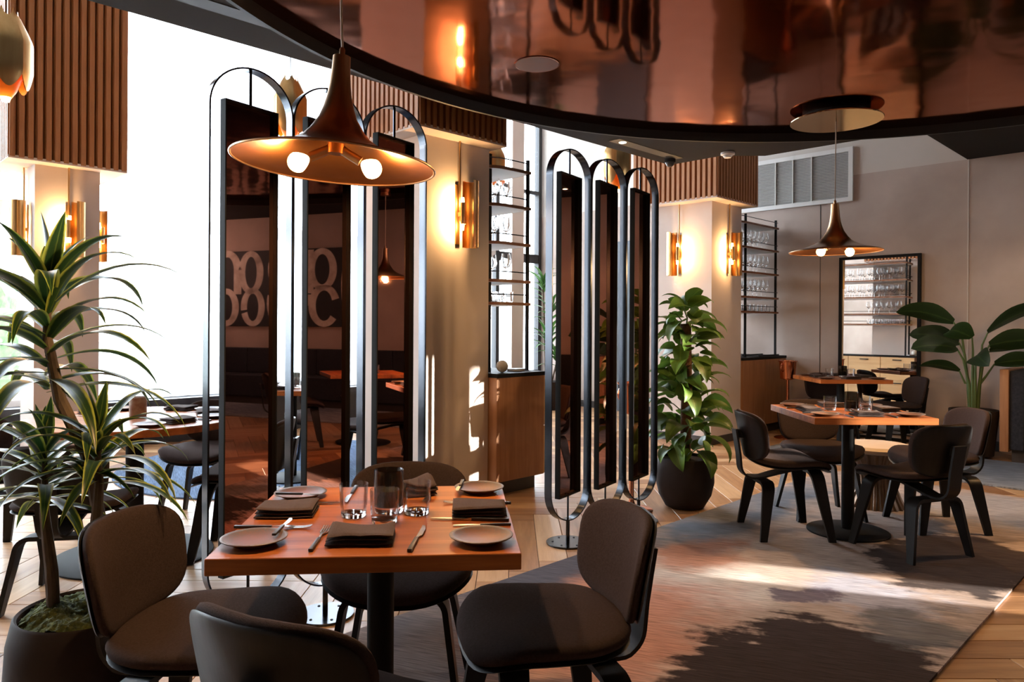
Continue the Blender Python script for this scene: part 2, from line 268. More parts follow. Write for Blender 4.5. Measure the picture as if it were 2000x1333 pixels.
# ------------------------------------------------------------------ mesh building
class MB:
    def __init__(self): self.v = []; self.f = []; self.uv = {}
    def add(self, verts, faces):
        o = len(self.v); self.v += [tuple(p) for p in verts]; self.f += [tuple(i+o for i in f) for f in faces]; return o
    def box(self, x0, x1, y0, y1, z0, z1, M=None):
        vs = [Vector(p) for p in ((x0,y0,z0),(x1,y0,z0),(x1,y1,z0),(x0,y1,z0),(x0,y0,z1),(x1,y0,z1),(x1,y1,z1),(x0,y1,z1))]
        if M: vs = [M @ p for p in vs]
        self.add(vs, [(3,2,1,0),(4,5,6,7),(0,1,5,4),(1,2,6,5),(2,3,7,6),(3,0,4,7)]); return self
    def lathe(self, prof, n=32, c=(0,0,0), M=None, a0=0.0, a1=2*pi, caps=True):
        full = abs(a1-a0-2*pi) < 1e-6; k = n if full else n+1; vs = []
        for r, z in prof:
            for i in range(k):
                t = a0 + (a1-a0)*i/n; p = Vector((c[0]+r*cos(t), c[1]+r*sin(t), c[2]+z)); vs.append(M @ p if M else p)
        fs = []
        for j in range(len(prof)-1):
            for i in range(n):
                i2 = (i+1) % k
                fs.append((j*k+i, j*k+i2, (j+1)*k+i2, (j+1)*k+i))
        if full and caps and prof[0] != prof[-1]:
            if prof[0][0] > 1e-6: fs.append(tuple(range(k-1, -1, -1)))
            if prof[-1][0] > 1e-6: fs.append(tuple(range((len(prof)-1)*k, len(prof)*k)))
        self.add(vs, fs); return self
    def tube(self, pts, r, n=8, closed=False):
        pts = [Vector(p) for p in pts]; m = len(pts); vs = []; up = None
        rs = r if isinstance(r, (list, tuple)) else [r]*m
        for i, p in enumerate(pts):
            d = (pts[(i+1) % m]-pts[i-1]) if closed else (pts[min(i+1, m-1)]-pts[max(i-1, 0)])
            d.normalize()
            if up is None: up = d.orthogonal()
            up = (up - d*up.dot(d)).normalized(); s = d.cross(up)
            for k in range(n):
                a = 2*pi*k/n; vs.append(p + up*(rs[i]*cos(a)) + s*(rs[i]*sin(a)))
        fs = []
        for i in range(m if closed else m-1):
            j = (i+1) % m
            for k in range(n): fs.append((i*n+k, i*n+(k+1) % n, j*n+(k+1) % n, j*n+k))
        if not closed: fs += [tuple(range(n-1, -1, -1)), tuple(range((m-1)*n, m*n))]
        self.add(vs, fs); return self
    def strip(self, pts, widthdir, wds, th):          # bent flat bar: path, width direction, widths, thickness
        pts = [Vector(p) for p in pts]; wd = Vector(widthdir).normalized(); m = len(pts); vs = []
        ws = wds if isinstance(wds, (list, tuple)) else [wds]*m
        for i, p in enumerate(pts):
            d = (pts[min(i+1, m-1)]-pts[max(i-1, 0)]).normalized(); nn = d.cross(wd).normalized()
            for sw, sn in ((-1,-1),(1,-1),(1,1),(-1,1)): vs.append(p + wd*(sw*ws[i]/2) + nn*(sn*th/2))
        fs = []
        for i in range(m-1):
            for k in range(4): fs.append((i*4+k, i*4+(k+1) % 4, i*4+4+(k+1) % 4, i*4+4+k))
        fs += [(3,2,1,0), tuple(range((m-1)*4, m*4))]
        self.add(vs, fs); return self
    def loop_strip(self, pts, widthdir, wid, th):     # closed flat-bar hoop
        pts = [Vector(p) for p in pts]; wd = Vector(widthdir).normalized(); m = len(pts); vs = []
        for i, p in enumerate(pts):
            d = (pts[(i+1) % m]-pts[i-1]).normalized(); nn = d.cross(wd).normalized()
            for sw, sn in ((-1,-1),(1,-1),(1,1),(-1,1)): vs.append(p + wd*(sw*wid/2) + nn*(sn*th/2))
        fs = []
        for i in range(m):
            j = (i+1) % m
            for k in range(4): fs.append((i*4+k, i*4+(k+1) % 4, j*4+(k+1) % 4, j*4+k))
        self.add(vs, fs); return self
    def prism(self, poly, z0, z1, M=None):
        k = len(poly); vs = [Vector((x, y, z0)) for x, y in poly] + [Vector((x, y, z1)) for x, y in poly]
        if M: vs = [M @ p for p in vs]
        self.add(vs, [tuple(range(k-1, -1, -1)), tuple(range(k, 2*k))] + [(i, (i+1) % k, k+(i+1) % k, k+i) for i in range(k)]); return self
    def mesh(self, name, mat, angle=35, bevel=0.0, segs=2):
        me = bpy.data.meshes.new(name); me.from_pydata(self.v, [], self.f); me.validate()
        bm = bmesh.new(); bm.from_mesh(me); bmesh.ops.recalc_face_normals(bm, faces=bm.faces)
        if bevel:
            es = [e for e in bm.edges if len(e.link_faces) == 2 and e.calc_face_angle(0) > radians(40)]
            bmesh.ops.bevel(bm, geom=es, offset=bevel, segments=segs, affect='EDGES', profile=0.6, clamp_overlap=True)
        bm.to_mesh(me); bm.free()
        for pl in me.polygons: pl.use_smooth = True
        me.set_sharp_from_angle(angle=radians(angle))
        me.materials.append(mat); return me
    def build(self, name, mat, parent=None, **kw):
        return link(name, self.mesh(name, mat, **kw), parent)
def link(name, me, parent=None, loc=None, rotz=None):
    o = bpy.data.objects.new(name, me); C.objects.link(o)
    if parent: o.parent = parent
    if loc is not None: o.location = loc
    if rotz is not None: o.rotation_euler = (0, 0, rotz)
    return o
def thing(name, label, cat, loc=(0,0,0), rotz=0.0, group=None):
    o = bpy.data.objects.new(name, None); C.objects.link(o); o.empty_display_size = 0.05
    o.location = loc; o.rotation_euler = (0, 0, rotz); return tag(o, label, cat, group)
def tag(o, label, cat, group=None):
    o['label'] = label; o['category'] = cat
    if group: o['group'] = group
    return o
def struct(o): o['kind'] = 'structure'; return o
def dup(root, loc, rotz, label, group=None):
    r = root.copy(); C.objects.link(r); r.location = loc; r.rotation_euler = (0, 0, rotz); r['label'] = label
    if group: r['group'] = group
    for ch in list(root.children):
        c = ch.copy(); C.objects.link(c); c.parent = r
        for g in list(ch.children):
            d = g.copy(); C.objects.link(d); d.parent = c
    return r
def lamp(name, loc, power, radius, col, parent=None, spot=None, rot=None):
    L = bpy.data.lights.new(name, 'SPOT' if spot else 'POINT'); L.energy = power; L.shadow_soft_size = radius; L.color = col
    if spot: L.spot_size = radians(spot); L.spot_blend = 0.6
    o = bpy.data.objects.new(name, L); C.objects.link(o); o.location = loc
    if parent: o.parent = parent
    return o
def roombox(mb, a0, a1, b0, b1, z0, z1):
    mb.box(a0, a1, b0, b1, z0, z1); return mb
def room(o):                                           # meshes built in room coordinates are turned by YAW
    o.rotation_euler = (0, 0, YAW); return o

# ------------------------------------------------------------------ the setting
A0, A1, B0, B1 = -3.5, 8.75, -5.0, 8.1
ZTOP = 5.2
floor = struct(room(MB().box(A0-0.2, A1+0.2, B0-0.2, B1+0.2, -0.12, -0.014).build('floor', M_sub)))
struct(room(MB().box(A1, A1+0.2, B0, B1+0.2, -0.1, 3.02).build('wall_back', M_plaster)))
struct(room(MB().box(A1+0.005, A1+0.2, B0, B1+0.2, 3.02, ZTOP).build('wall_back_upper', M_upper)))
struct(room(MB().box(A1-0.006, A1+0.01, 2.045, 2.057, 0.1, 3.02).build('trim_1', M_upper)))
struct(room(MB().box(A1-0.003, A1+0.01, 3.585, 3.592, 0.1, 3.02).build('trim_2', M_base)))
struct(room(MB().box(A0-0.2, A0, B0, B1+0.2, -0.1, ZTOP).build('wall_left', M_plaster)))
# unseen wall opposite the windows; slits added and shaped to throw the sun strips
mb = MB()
slits = [(6.80, 7.16, 1.12, 1.50), (7.62, 8.03, 1.95, 2.95), (8.10, 8.25, 1.95, 2.86)]
xs = [A0]
for (s0, s1, z0, z1) in sorted(slits): xs += [s0, s1]
xs.append(A1)
for i in range(0, len(xs), 2): mb.box(xs[i], xs[i+1], B0-0.08, B0, -0.1, ZTOP)
for (s0, s1, z0, z1) in slits:
    mb.box(s0, s1, B0-0.08, B0, -0.1, z0); mb.box(s0, s1, B0-0.08, B0, z1, ZTOP)
struct(room(mb.build('wall_front', M_plaster)))
# window wall: dark sill, lintel, mullions, transoms, panes
struct(room(MB().box(A0, A1, B1-0.05, B1+0.2, -0.1, 0.47).box(A0, A1, B1-0.2, B1-0.05, 0.41, 0.47).build('wall_window', M_sill)))
struct(room(MB().box(A0, A1, B1, B1+0.2, 5.05, ZTOP).build('wall_window_upper', M_whitewall)))
mull = [-3.4, -1.2, 1.30, 4.40, 7.75, 8.7]
for i in range(len(mull)-1):
    a0, a1 = mull[i], mull[i+1]
    fr_ = MB().box(a0-0.035, a0+0.035, B1+0.02, B1+0.12, 0.47, 5.05).box(a1-0.034, a1+0.034, B1+0.022, B1+0.118, 0.47, 5.05)
    fr_.box(a0+0.035, a1-0.034, B1+0.03, B1+0.11, 0.47, 0.53).box(a0+0.035, a1-0.034, B1+0.03, B1+0.11, 2.26, 2.40).box(a0+0.035, a1-0.034, B1+0.03, B1+0.11, 3.37, 3.43)
    o = struct(room(fr_.build('window_%d' % (i+1), M_sill if a0 > 7 else M_frame)))
    MB().box(a0+0.035, a1-0.034, B1+0.065, B1+0.071, 0.53, 5.05).build('pane', M_pane, o)
struct(room(MB().box(8.02, 8.28, B1-0.02, B1, 0.47, 5.0).build('trim_3', M_column)))
# street outside the windows
room(MB().box(-30, 30, B1+0.3, 60, -0.4, -0.2).build('street_ground', M_pave))['kind'] = 'structure'
# baseboards
struct(room(MB().box(A1-0.02, A1, 1.75, B1-0.2, 0, 0.10).build('baseboard_back', M_base)))
# ceilings: high ceiling, charcoal soffits
struct(room(MB().box(A0, A1, B0, B1+0.2, ZTOP, ZTOP+0.1).build('ceiling', M_whitewall)))
sof = [(A0, B0), (6.2, B0), (6.2, 3.04), (5.93, 3.32), (5.93, 3.86), (A0, 3.86)]
struct(room(MB().prism(sof, 2.79, 2.99).build('ceiling_soffit', M_soffit)))
struct(room(MB().box(6.2, A1, B0, 2.06, 3.02, 3.2).build('ceiling_soffit_right', M_soffit)))

# herringbone oak planks, laid at 45 degrees to the walls
PW, PL = 0.16, 0.96; n_ = 6
Wc = PW
def plank_mesh():
    mb = MB(); g = 0.0016
    x0, x1, y0, y1 = -PL/2+g, PL/2-g, -PW/2+g, PW/2-g; c = 0.0015
    vs = [(x0,y0,-0.014),(x1,y0,-0.014),(x1,y1,-0.014),(x0,y1,-0.014),(x0,y0,-c),(x1,y0,-c),(x1,y1,-c),(x0,y1,-c),(x0+c,y0+c,0),(x1-c,y0+c,0),(x1-c,y1-c,0),(x0+c,y1-c,0)]
    fs = [(8,9,10,11)]
    for k in range(4):
        k2 = (k+1) % 4; fs += [(k, k2, 4+k2, 4+k), (4+k, 4+k2, 8+k2, 8+k)]
    return vs, fs
def uvplank(me):
    ul = me.uv_layers.new(name='UVMap')
    return ul
pv, pf = plank_mesh()
pm = bpy.data.meshes.new('plank'); pm.from_pydata(pv, [], pf); pm.materials.append(M_floor)
ul = pm.uv_layers.new(name='UVMap')
for lp in pm.loops: v = pm.vertices[lp.vertex_index].co; ul.data[lp.index].uv = (v.x, v.y)
cands = []
RUGS = [(0.95, 6.45, 0.786, 2.57), (6.78, 8.7, -4.0, 3.5)]
for i in range(-90, 120):
    for j in range(-12, 14):
        for kind in (0, 1):
            if kind == 0: cx, cy, rz = i + 2*n_*j + n_/2, i + 0.5, 0.0
            else: cx, cy, rz = i + 2*n_*j + n_ + 0.5, i + 1 - n_/2, pi/2
            x, y = cx*PW + 0.31, cy*PW + 0.07
            a, b = x*cy_ + y*sy_, -x*sy_ + y*cy_
            if not (A0-0.3 < a < A1+0.3 and B0-0.3 < b < B1+0.1): continue
            hid = any(r[0]+0.52 < a < r[1]-0.52 and r[2]+0.52 < b < r[3]-0.52 for r in RUGS)
            if hid: continue
            inview = y > 1.7 and abs(x/max(y, 0.1)) < 0.78
            cands.append((0 if inview else 1, hypot(x, y), x, y, rz))
cands.sort()
single = cands[:296]; rest = cands[296:]
for (_, d, x, y, rz) in single:
    o = bpy.data.objects.new('plank', pm); C.objects.link(o); o.parent = floor
    o.matrix_parent_inverse = Matrix.Rotation(-YAW, 4, 'Z')
    o.location = (x, y, random.uniform(-0.0007, 0.0)); o.rotation_euler = (0, 0, rz)
vs, fs, uvs = [], [], []
for (_, d, x, y, rz) in rest:
    o0 = len(vs); c_, s_ = cos(rz), sin(rz); du, dv = random.uniform(0, 9), random.uniform(0, 9)
    for (px, py, pz) in pv: vs.append((x+px*c_-py*s_, y+px*s_+py*c_, pz)); uvs.append((px+du, py+dv))
    fs += [tuple(k+o0 for k in f) for f in pf[:1]+pf[2::2]] if d > 12 else [tuple(k+o0 for k in f) for f in pf]
me = bpy.data.meshes.new('distant_planks'); me.from_pydata(vs, [], fs); me.materials.append(M_floor)
ul = me.uv_layers.new(name='UVMap')
for lp in me.loops: ul.data[lp.index].uv = uvs[lp.vertex_index]
o = link('distant_planks', me, floor); o.matrix_parent_inverse = Matrix.Rotation(-YAW, 4, 'Z'); o['kind'] = 'stuff'

# ------------------------------------------------------------------ round lacquered ceiling
cc = (1.657, 2.257, 0.0); R_ = 2.875
t = thing('ceiling_disc', 'large round copper-red lacquered ceiling disc with thin black rim, above both dining tables', 'ceiling disc', (cc[0], cc[1], 2.56))
MB().lathe([(R_-0.012, 0.06), (R_-0.012, 0.10)], 160).build('lacquer_panel', M_lacquer, t)
rim = MB(); k = 160
prof = [(R_-0.01, 0.0), (R_+0.01, 0.0), (R_+0.01, 0.20), (R_-0.01, 0.20), (R_-0.01, 0.0)]
rim.lathe(prof, k); rim.f = [f for f in rim.f if len(f) == 4]
rim.build('rim', M_slot, t)
MB().lathe([(0, 0.10), (R_-0.02, 0.10), (R_-0.02, 0.20), (0, 0.20)], 96).build('core', M_soffit, t)
t = thing('ceiling_speaker', 'round flush speaker disc set in the glossy copper ceiling', 'speaker', (0.122, 3.78, 2.605))
MB().lathe([(0.112, 0.012), (0.112, 0.0145)], 48).build('grille', principled('speaker_red', (0.15, 0.055, 0.040), 0.5, 0.0, 0.2)[0], t)
MB().lathe([(0.1125, 0.012), (0.115, 0.0115), (0.117, 0.012), (0.117, 0.0145), (0.1125, 0.0145), (0.1125, 0.012)], 48).build('ring', M_lacquer, t)

# ------------------------------------------------------------------ columns with fluted oak sleeves
def column(label, a0, a1, b0, b1, sa0, sa1, sb0, sb1, zb, nslat, rows):
    t = thing('column', label, 'column', (0, 0, 0), YAW)
    MB().box(a0, a1, b0, b1, -0.01, zb+0.03).build('shaft', M_column, t)
    if rows: MB().box(a0-0.006, a1+0.006, b0-0.006, b1+0.006, 0, 0.085).build('plinth', M_base if rows else M_column, t)
    sl = MB().box(sa0+0.042, sa1-0.042, sb0+0.042, sb1-0.042, zb, ZTOP-0.01).build('fluted_sleeve', M_slat, t)
    MB().box(sa0+0.004, sa1-0.004, sb0+0.004, sb1-0.004, zb-0.012, zb+0.012).build('sleeve_soffit', M_column, t)
    def slat_mesh(w):
        return MB().prism([(-w/2, 0.048), (-w/2, 0.040), (-w*0.28, 0.0), (w*0.28, 0.0), (w/2, 0.040), (w/2, 0.048)], zb, ZTOP-0.02).mesh('slat', M_slat, angle=20)
    for (ax, L0, L1, fixed, rot) in (('a', sa0, sa1, sb0, 0.0), ('b', sb0, sb1, sa0, -pi/2), ('b', sb0, sb1, sa1, pi/2)):
        k = max(3, round((L1-L0)/nslat)); w_ = (L1-L0)/k; me = slat_mesh(w_)
        for i in range(k):
            c = L0 + (i+0.5)*w_
            o = link('slat', me, sl); o.rotation_euler = (0, 0, rot)
            o.location = (c, fixed, 0) if ax == 'a' else (fixed, c, 0)
    return t
column('pale plaster column with fluted oak sleeve at far left, behind the striped-leaf plant', 1.457, 1.947, 7.13, 7.62, 1.24, 2.13, 6.98, 7.78, 2.60, 0.062, 0)
column('pale plaster column with sunlit strips, fluted sleeve above, beside the left mirror screens', 3.06, 3.676, 3.95, 4.71, 2.909, 3.72, 3.80, 4.86, 2.575, 0.055, 0)
column('pale plaster column with two glowing sconces behind the leafy climbing plant', 6.92, 7.56, 3.98, 4.74, 6.76, 7.66, 3.83, 4.89, 2.60, 0.062, 1)

# sheer curtain and greenery outside
def curtain(a0, a1, b, z0, z1, label):
    mb = MB(); na = int((a1-a0)/0.022); vs = []; fs = []
    for i in range(na+1):
        a = a0 + (a1-a0)*i/na
        y = b + 0.028*sin(a*34) + 0.012*sin(a*71+1) + 0.02*sin(a*11)
        vs += [(a, y, z0), (a, y+0.01, (z0+z1)/2), (a, y, z1)]
    for i in range(na):
        for k in range(2): fs.append((i*3+k, i*3+3+k, i*3+4+k, i*3+1+k))
    mb.add(vs, fs); o = mb.build('sheer_curtain', M_voile, angle=80); room(o); return tag(o, label, 'curtain')
curtain(2.15, 6.9, 7.86, 0.50, 5.0, 'long white sheer curtain hanging in front of the tall windows')
def bush(a, b, r, h, label):
    t = thing('hedge', label, 'hedge', W(a, b, -0.2), YAW)
    bm = bmesh.new(); bmesh.ops.create_icosphere(bm, subdivisions=4, radius=1)
    for v in bm.verts:
        k = 1 + 0.18*sin(v.co.x*9+a)*sin(v.co.y*8)*sin(v.co.z*10+b) + random.uniform(-0.07, 0.07)
        v.co = Vector((v.co.x*r*k, v.co.y*r*0.6*k, h/2 + v.co.z*h/2*k))
    me = bpy.data.meshes.new('foliage'); bm.to_mesh(me); bm.free(); me.materials.append(M_hedge); link('foliage', me, t)
    MB().tube([(0,0,0), (0,0,h*0.5)], 0.06).build('stem', M_bark, t)
bush(-1.2, 11.2, 0.9, 2.6, 'green street hedge seen through the far left window, left of the column')
bush(1.3, 12.0, 1.0, 2.4, 'green hedge outside the left window, nearer the pale column')

# ------------------------------------------------------------------ back wall fittings
t = thing('air_vent', 'large white louvred air vent high on the back wall', 'vent', W(8.75, 0, 0), YAW)
v0, v1, z0, z1 = 3.21, 4.62, 2.72, 3.35
MB().box(-0.03, 0, v0, v1, z0, z0+0.05).box(-0.03, 0, v0, v1, z1-0.05, z1).box(-0.03, 0, v0, v0+0.05, z0+0.05, z1-0.05).box(-0.03, 0, v1-0.05, v1, z0+0.05, z1-0.05).build('frame', M_vent, t)
MB().box(-0.004, 0.001, v0+0.05, v1-0.05, z0+0.05, z1-0.05).build('backing', M_ventback, t)
mb = MB()
for i in range(30):
    z = z0+0.06+i*0.0183
    mb.add([(-0.026, v0+0.05, z), (-0.026, v1-0.05, z), (-0.006, v1-0.05, z+0.011), (-0.006, v0+0.05, z+0.011)], [(0,1,2,3)])
o = mb.build('louvres', M_vent, t); o['kind'] = 'stuff'
for v in (3.69, 3.92, 4.14): MB().box(-0.029, -0.004, v-0.006, v+0.006, z0+0.05, z1-0.05).build('divider', M_vent, t)

t = thing('standing_mirror', 'tall black-framed mirror leaning on the plaster wall behind the rear table', 'mirror', W(8.70, 2.93, 0), YAW)
t.rotation_euler = (0, radians(0.8), YAW)
mb = MB(); h, hw = 2.065, 0.432
mb.box(-0.04, 0, -hw, -hw+0.03, 0, h).box(-0.04, 0, hw-0.03, hw, 0, h).box(-0.04, 0, -hw+0.03, hw-0.03, 0, 0.03).box(-0.04, 0, -hw+0.03, hw-0.03, h-0.03, h)
mb.build('frame', M_matteblack, t)
MB().box(-0.02, -0.01, -hw+0.03, hw-0.03, 0.03, h-0.03).build('glass', M_clearmirror, t)
t.location = W(8.718, 2.92, 0.002) 
d1 = struct(room(MB().box(A1-0.05, A1, 6.06, 6.95, 0, 2.5).build('door_1', M_door)))
MB().tube([(A1-0.09, 6.15, 1.0), (A1-0.09, 6.15, 1.25)], 0.01).build('door_handle', M_steel, d1)

# painting of big cream letter strokes, only seen reflected in the bronze panels
t = thing('painting', 'wide black painting of big cream letter strokes, seen in the left mirror panels', 'painting', W(8.75, -3.0, 1.85), YAW)
MB().box(-0.04, 0, -1.45, 1.35, -0.64, 0.62).build('canvas', principled('black_paint', (0.012, 0.011, 0.011), 0.7)[0], t)
M_creampaint = mottled('cream_paint', (0.40, 0.34, 0.28), (0.80, 0.72, 0.64), 5, 0.7)
def stroke(yc, zc, ry, rz, w_, a0, a1, x=-0.043):
    mb = MB(); k = 40; vs = []; fs = []
    for i in range(k+1):
        th = radians(a0 + (a1-a0)*i/k)
        for q in (0, 1):
            e = w_ if q == 0 else 0
            vs.append((x, yc+(ry-e)*cos(th), zc+(rz-e*0.7)*sin(th)))
    for i in range(k): fs.append((2*i, 2*i+1, 2*i+3, 2*i+2))
    mb.add(vs, fs); mb.build('brush_stroke', M_creampaint, t)
rows = [(-1.12, 0.30, 0.30, 0.34, 0.16, 0, 180), (-0.62, 0.26, 0.26, 0.36, 0.14, 30, 400), (-1.14, -0.32, 0.27, 0.32, 0.14, 0, 360), (-0.58, -0.32, 0.25, 0.32, 0.13, -160, 190),
        (0.06, 0.30, 0.33, 0.36, 0.15, -60, 250), (0.05, -0.26, 0.34, 0.42, 0.15, 160, 380), (0.68, 0.28, 0.28, 0.34, 0.14, 0, 360), (0.72, -0.30, 0.30, 0.34, 0.14, 20, 320), (1.2, 0.0, 0.16, 0.5, 0.10, 90, 270)]
for r_ in rows: stroke(*r_)
mb = MB()
for (y0, y1, zz0, zz1) in ((-1.42, -1.26, -0.1, 0.3), (-0.98, -0.82, -0.1, 0.3), (0.39, 0.52, -0.1, 0.6), (0.36, 0.5, -0.3, -0.12)): mb.add([(-0.0435, y0, zz0), (-0.0435, y1, zz0), (-0.0435, y1, zz1), (-0.0435, y0, zz1)], [(0,1,2,3)])
mb.build('brush_stroke', M_creampaint, t)

# banquette along the back wall
t = thing('banquette', 'dark navy upholstered banquette with oak end panel at the right edge', 'banquette', (0, 0, 0), YAW)
MB().box(8.08, 8.74, 1.56, 1.63, 0.10, 0.87).build('end_panel', M_cabwood, t, bevel=0.003)
MB().box(8.17, 8.74, -4.8, 1.55, 0, 0.12).build('plinth', M_base, t)
MB().box(8.10, 8.73, 1.44, 1.555, 0.12, 0.86).build('end_cushion', M_booth, t, bevel=0.015, segs=3)
for i in range(5):
    b1_ = 1.435 - i*1.25; b0_ = b1_ - 1.24
    MB().box(8.10, 8.58, b0_, b1_, 0.12, 0.45).build('seat_cushion', M_booth, t, bevel=0.02, segs=3)
    MB().box(8.55, 8.73, b0_, b1_, 0.45, 0.86).build('back_cushion', M_booth, t, bevel=0.02, segs=3)

# ------------------------------------------------------------------ ceiling fittings
def slot(label, a, b, z, L, heads):
    t = thing('linear_downlight', label, 'downlight', W(a, b, z), YAW)
    MB().box(-L/2, L/2, -0.055, 0.055, -0.003, 0.03).build('slot', M_slot, t)
    for h_ in heads:
        o = MB().lathe([(0, -0.006), (0.026, -0.006), (0.030, -0.004), (0.030, 0.0)], 24, (h_, 0, 0)).build('lens', M_down, t)
        L_ = lamp('downlight_lamp', (h_, 0, -0.03), 14, 0.03, (1.0, 0.82, 0.6), t, spot=80)
slot('black ceiling slot with one small lit downlight, above the right mirror screens', 5.28, 3.66, 2.79, 0.95, (-0.36,))
slot('black ceiling slot with a small lit downlight at upper right', 8.05, 1.22, 3.02, 0.62, (0.10,))
slot('unlit black slot in the charcoal soffit at upper left', 1.62, 3.50, 2.79, 0.75, ())
t = thing('smoke_detector', 'small white smoke detector on the soffit under the copper rim', 'detector', W(5.86, 3.22, 2.79), YAW)
MB().lathe([(0, -0.045), (0.030, -0.045), (0.036, -0.028), (0.048, -0.022), (0.060, -0.018), (0.060, 0.0)], 28).build('housing', M_white, t)
MB().lathe([(0.036, -0.034), (0.041, -0.034), (0.041, -0.029), (0.036, -0.029)], 20).build('ring', M_frame, t)
t = thing('dome_camera', 'small dark dome camera on the soffit corner above the rear column', 'camera', W(5.72, 3.72, 2.79), YAW)
MB().lathe([(0.0, -0.075), (0.02, -0.07), (0.036, -0.055), (0.042, -0.035), (0.042, -0.03)], 24).build('dome', principled('dark_dome', (0.05, 0.05, 0.055), 0.1)[0], t)
MB().lathe([(0.043, -0.035), (0.050, -0.03), (0.050, 0.0), (0.0, 0.0)], 24).build('base', M_soffit, t)

# ------------------------------------------------------------------ hoop screens with turning bronze mirror panels
def screen_parts(t):
    hw, z0, z1 = 0.1715, 0.14, 2.285
    pts = []
    for i in range(25): a = pi*i/24; pts.append((hw*cos(a), 0, z1-hw+hw*sin(a)*0.98))
    for i in range(25): a = pi + pi*i/24; pts.append((hw*cos(a), 0, z0+hw+hw*sin(a)))
    MB().loop_strip(pts, (0,1,0), 0.05, 0.007).build('hoop', M_blackmetal, t, angle=30)
    b = MB().lathe([(0, 0), (0.124, 0.0), (0.125, 0.002), (0.125, 0.009), (0.123, 0.011), (0, 0.011)], 48).build('base_plate', M_blackmetal, t)
    for k in range(6):
        a = 2*pi*k/6+0.3
        MB().lathe([(0.0065, 0.011), (0.0055, 0.0135), (0, 0.0135)], 12, (0.088*cos(a), 0.088*sin(a), 0)).build('bolt', M_matteblack, b)
    MB().tube([(0,0,0.011), (0,0,0.142)], 0.0115, 16).build('post', M_blackmetal, t)
    MB().tube([(0,0,0.143), (0,0,0.29)], 0.006, 10).build('lower_rod', M_blackmetal, t)
    MB().tube([(0,0,2.13), (0,0,2.28)], 0.006, 10).build('upper_rod', M_blackmetal, t)
    R = Matrix.Rotation(radians(11.9), 4, 'Z')
    pw, p0, p1 = 0.125, 0.28, 2.138
    fr_ = MB().box(-pw, -pw+0.006, -0.016, 0.016, p0, p1, R).box(pw-0.006, pw, -0.016, 0.016, p0, p1, R)
    fr_.box(-pw+0.006, pw-0.006, -0.016, 0.016, p0, p0+0.006, R).box(-pw+0.006, pw-0.006, -0.016, 0.016, p1-0.006, p1, R)
    pnl = fr_.build('panel_frame', M_matteblack, t)
    MB().box(-pw+0.006, pw-0.006, 0.008, 0.012, p0+0.006, p1-0.006, R).build('mirror_glass', M_mirror, pnl)
SCL = [(-1.053, 2.923, 'leftmost tall black hoop screen with bronze mirror panel behind the front table'),
       (-0.805, 3.168, 'middle hoop screen of the left three, partly behind the big bronze pendant'),
       (-0.556, 3.413, 'right hoop screen of the left three, next to the sunlit column')]
SCR = [(0.330, 4.23, 'left hoop screen of the right three, base disc fully visible on the planks'),
       (0.578, 4.475, 'middle hoop screen of the right three'),
       (0.826, 4.72, 'right hoop screen of the right three, next to the potted climbing plant')]
proto = None
for (x, y, lb) in SCL + SCR:
    if proto is None:
        proto = thing('mirror_screen', lb, 'room divider', (x, y, 0.0), YAW, 'black hoop screens with mirror panels'); screen_parts(proto)
    else: dup(proto, (x, y, 0.0), YAW, lb)

# ------------------------------------------------------------------ rugs
o = MB().box(0.95, 6.45, -0.892, 0.892, 0.0, 0.011).build('rug', None or rugmat('watercolour_rug', [
    # x along the rug (a), y across (b-1.678)
    (4.7, 0.0, 0.75, 0.42, 0.4, (0.42, 0.33, 0.29), 0.9),
    (2.85, 0.78, 0.70, 0.30, 0.25, (0.080, 0.085, 0.115), 0.95),
    (4.8, 0.78, 1.2, 0.28, 0.35, (0.17, 0.185, 0.22), 0.88),
    (1.75, 0.55, 0.45, 0.40, 0.4, (0.17, 0.15, 0.16), 0.85),
    (3.22, 0.25, 0.42, 0.46, 0.35, (0.66, 0.59, 0.55), 0.95),
    (3.66, 0.42, 0.34, 0.24, 0.40, (0.50, 0.22, 0.14), 0.85),
    (2.45, 0.18, 0.66, 0.40, 0.40, (0.50, 0.235, 0.165), 0.9),
    (3.90, 0.05, 0.36, 0.30, 0.40, (0.56, 0.45, 0.39), 0.8),
    (3.62, -0.46, 0.26, 0.34, 0.30, (0.42, 0.42, 0.50), 0.85),
    (3.35, -0.20, 0.18, 0.10, 0.25, (0.13, 0.105, 0.15), 0.85),
    (2.50, -0.76, 0.72, 0.56, 0.07, (0.026, 0.016, 0.016), 0.97),
    (3.36, -0.78, 0.24, 0.24, 0.30, (0.115, 0.115, 0.12), 0.85),
    (4.45, -0.64, 0.58, 0.34, 0.10, (0.040, 0.028, 0.028), 0.93),
    (5.9, -0.4, 0.5, 0.5, 0.3, (0.32, 0.32, 0.34), 0.7)], (0.40, 0.30, 0.25)))
tag(o, 'long watercolour rug in rose, sand and charcoal under the front and rear dining tables', 'rug'); o.location = W(0, 1.678, 0.0015); room(o)
o = MB().box(-0.95, 0.35, -3.75, 3.70, 0.0, 0.011).build('rug', rugmat('blue_grey_rug', [(0, 2, 0.7, 0.8, 0.5, (0.10, 0.12, 0.16), 0.8), (0.2, 0.4, 0.6, 0.9, 0.5, (0.20, 0.18, 0.17), 0.7), (0, -2, 0.8, 0.8, 0.5, (0.12, 0.13, 0.16), 0.8)], (0.24, 0.25, 0.27)))
tag(o, 'blue-grey rug along the back wall under the farthest square table', 'rug'); o.location = W(7.74, -0.2, 0.0015); room(o)
o = MB().lathe([(0, 0), (1.35, 0), (1.35, 0.010), (0, 0.011)], 72).build('rug', rugmat('round_blue_rug', [(0.4, 0.4, 0.6, 0.6, 0.5, (0.06, 0.09, 0.16), 0.8)], (0.10, 0.15, 0.24)))
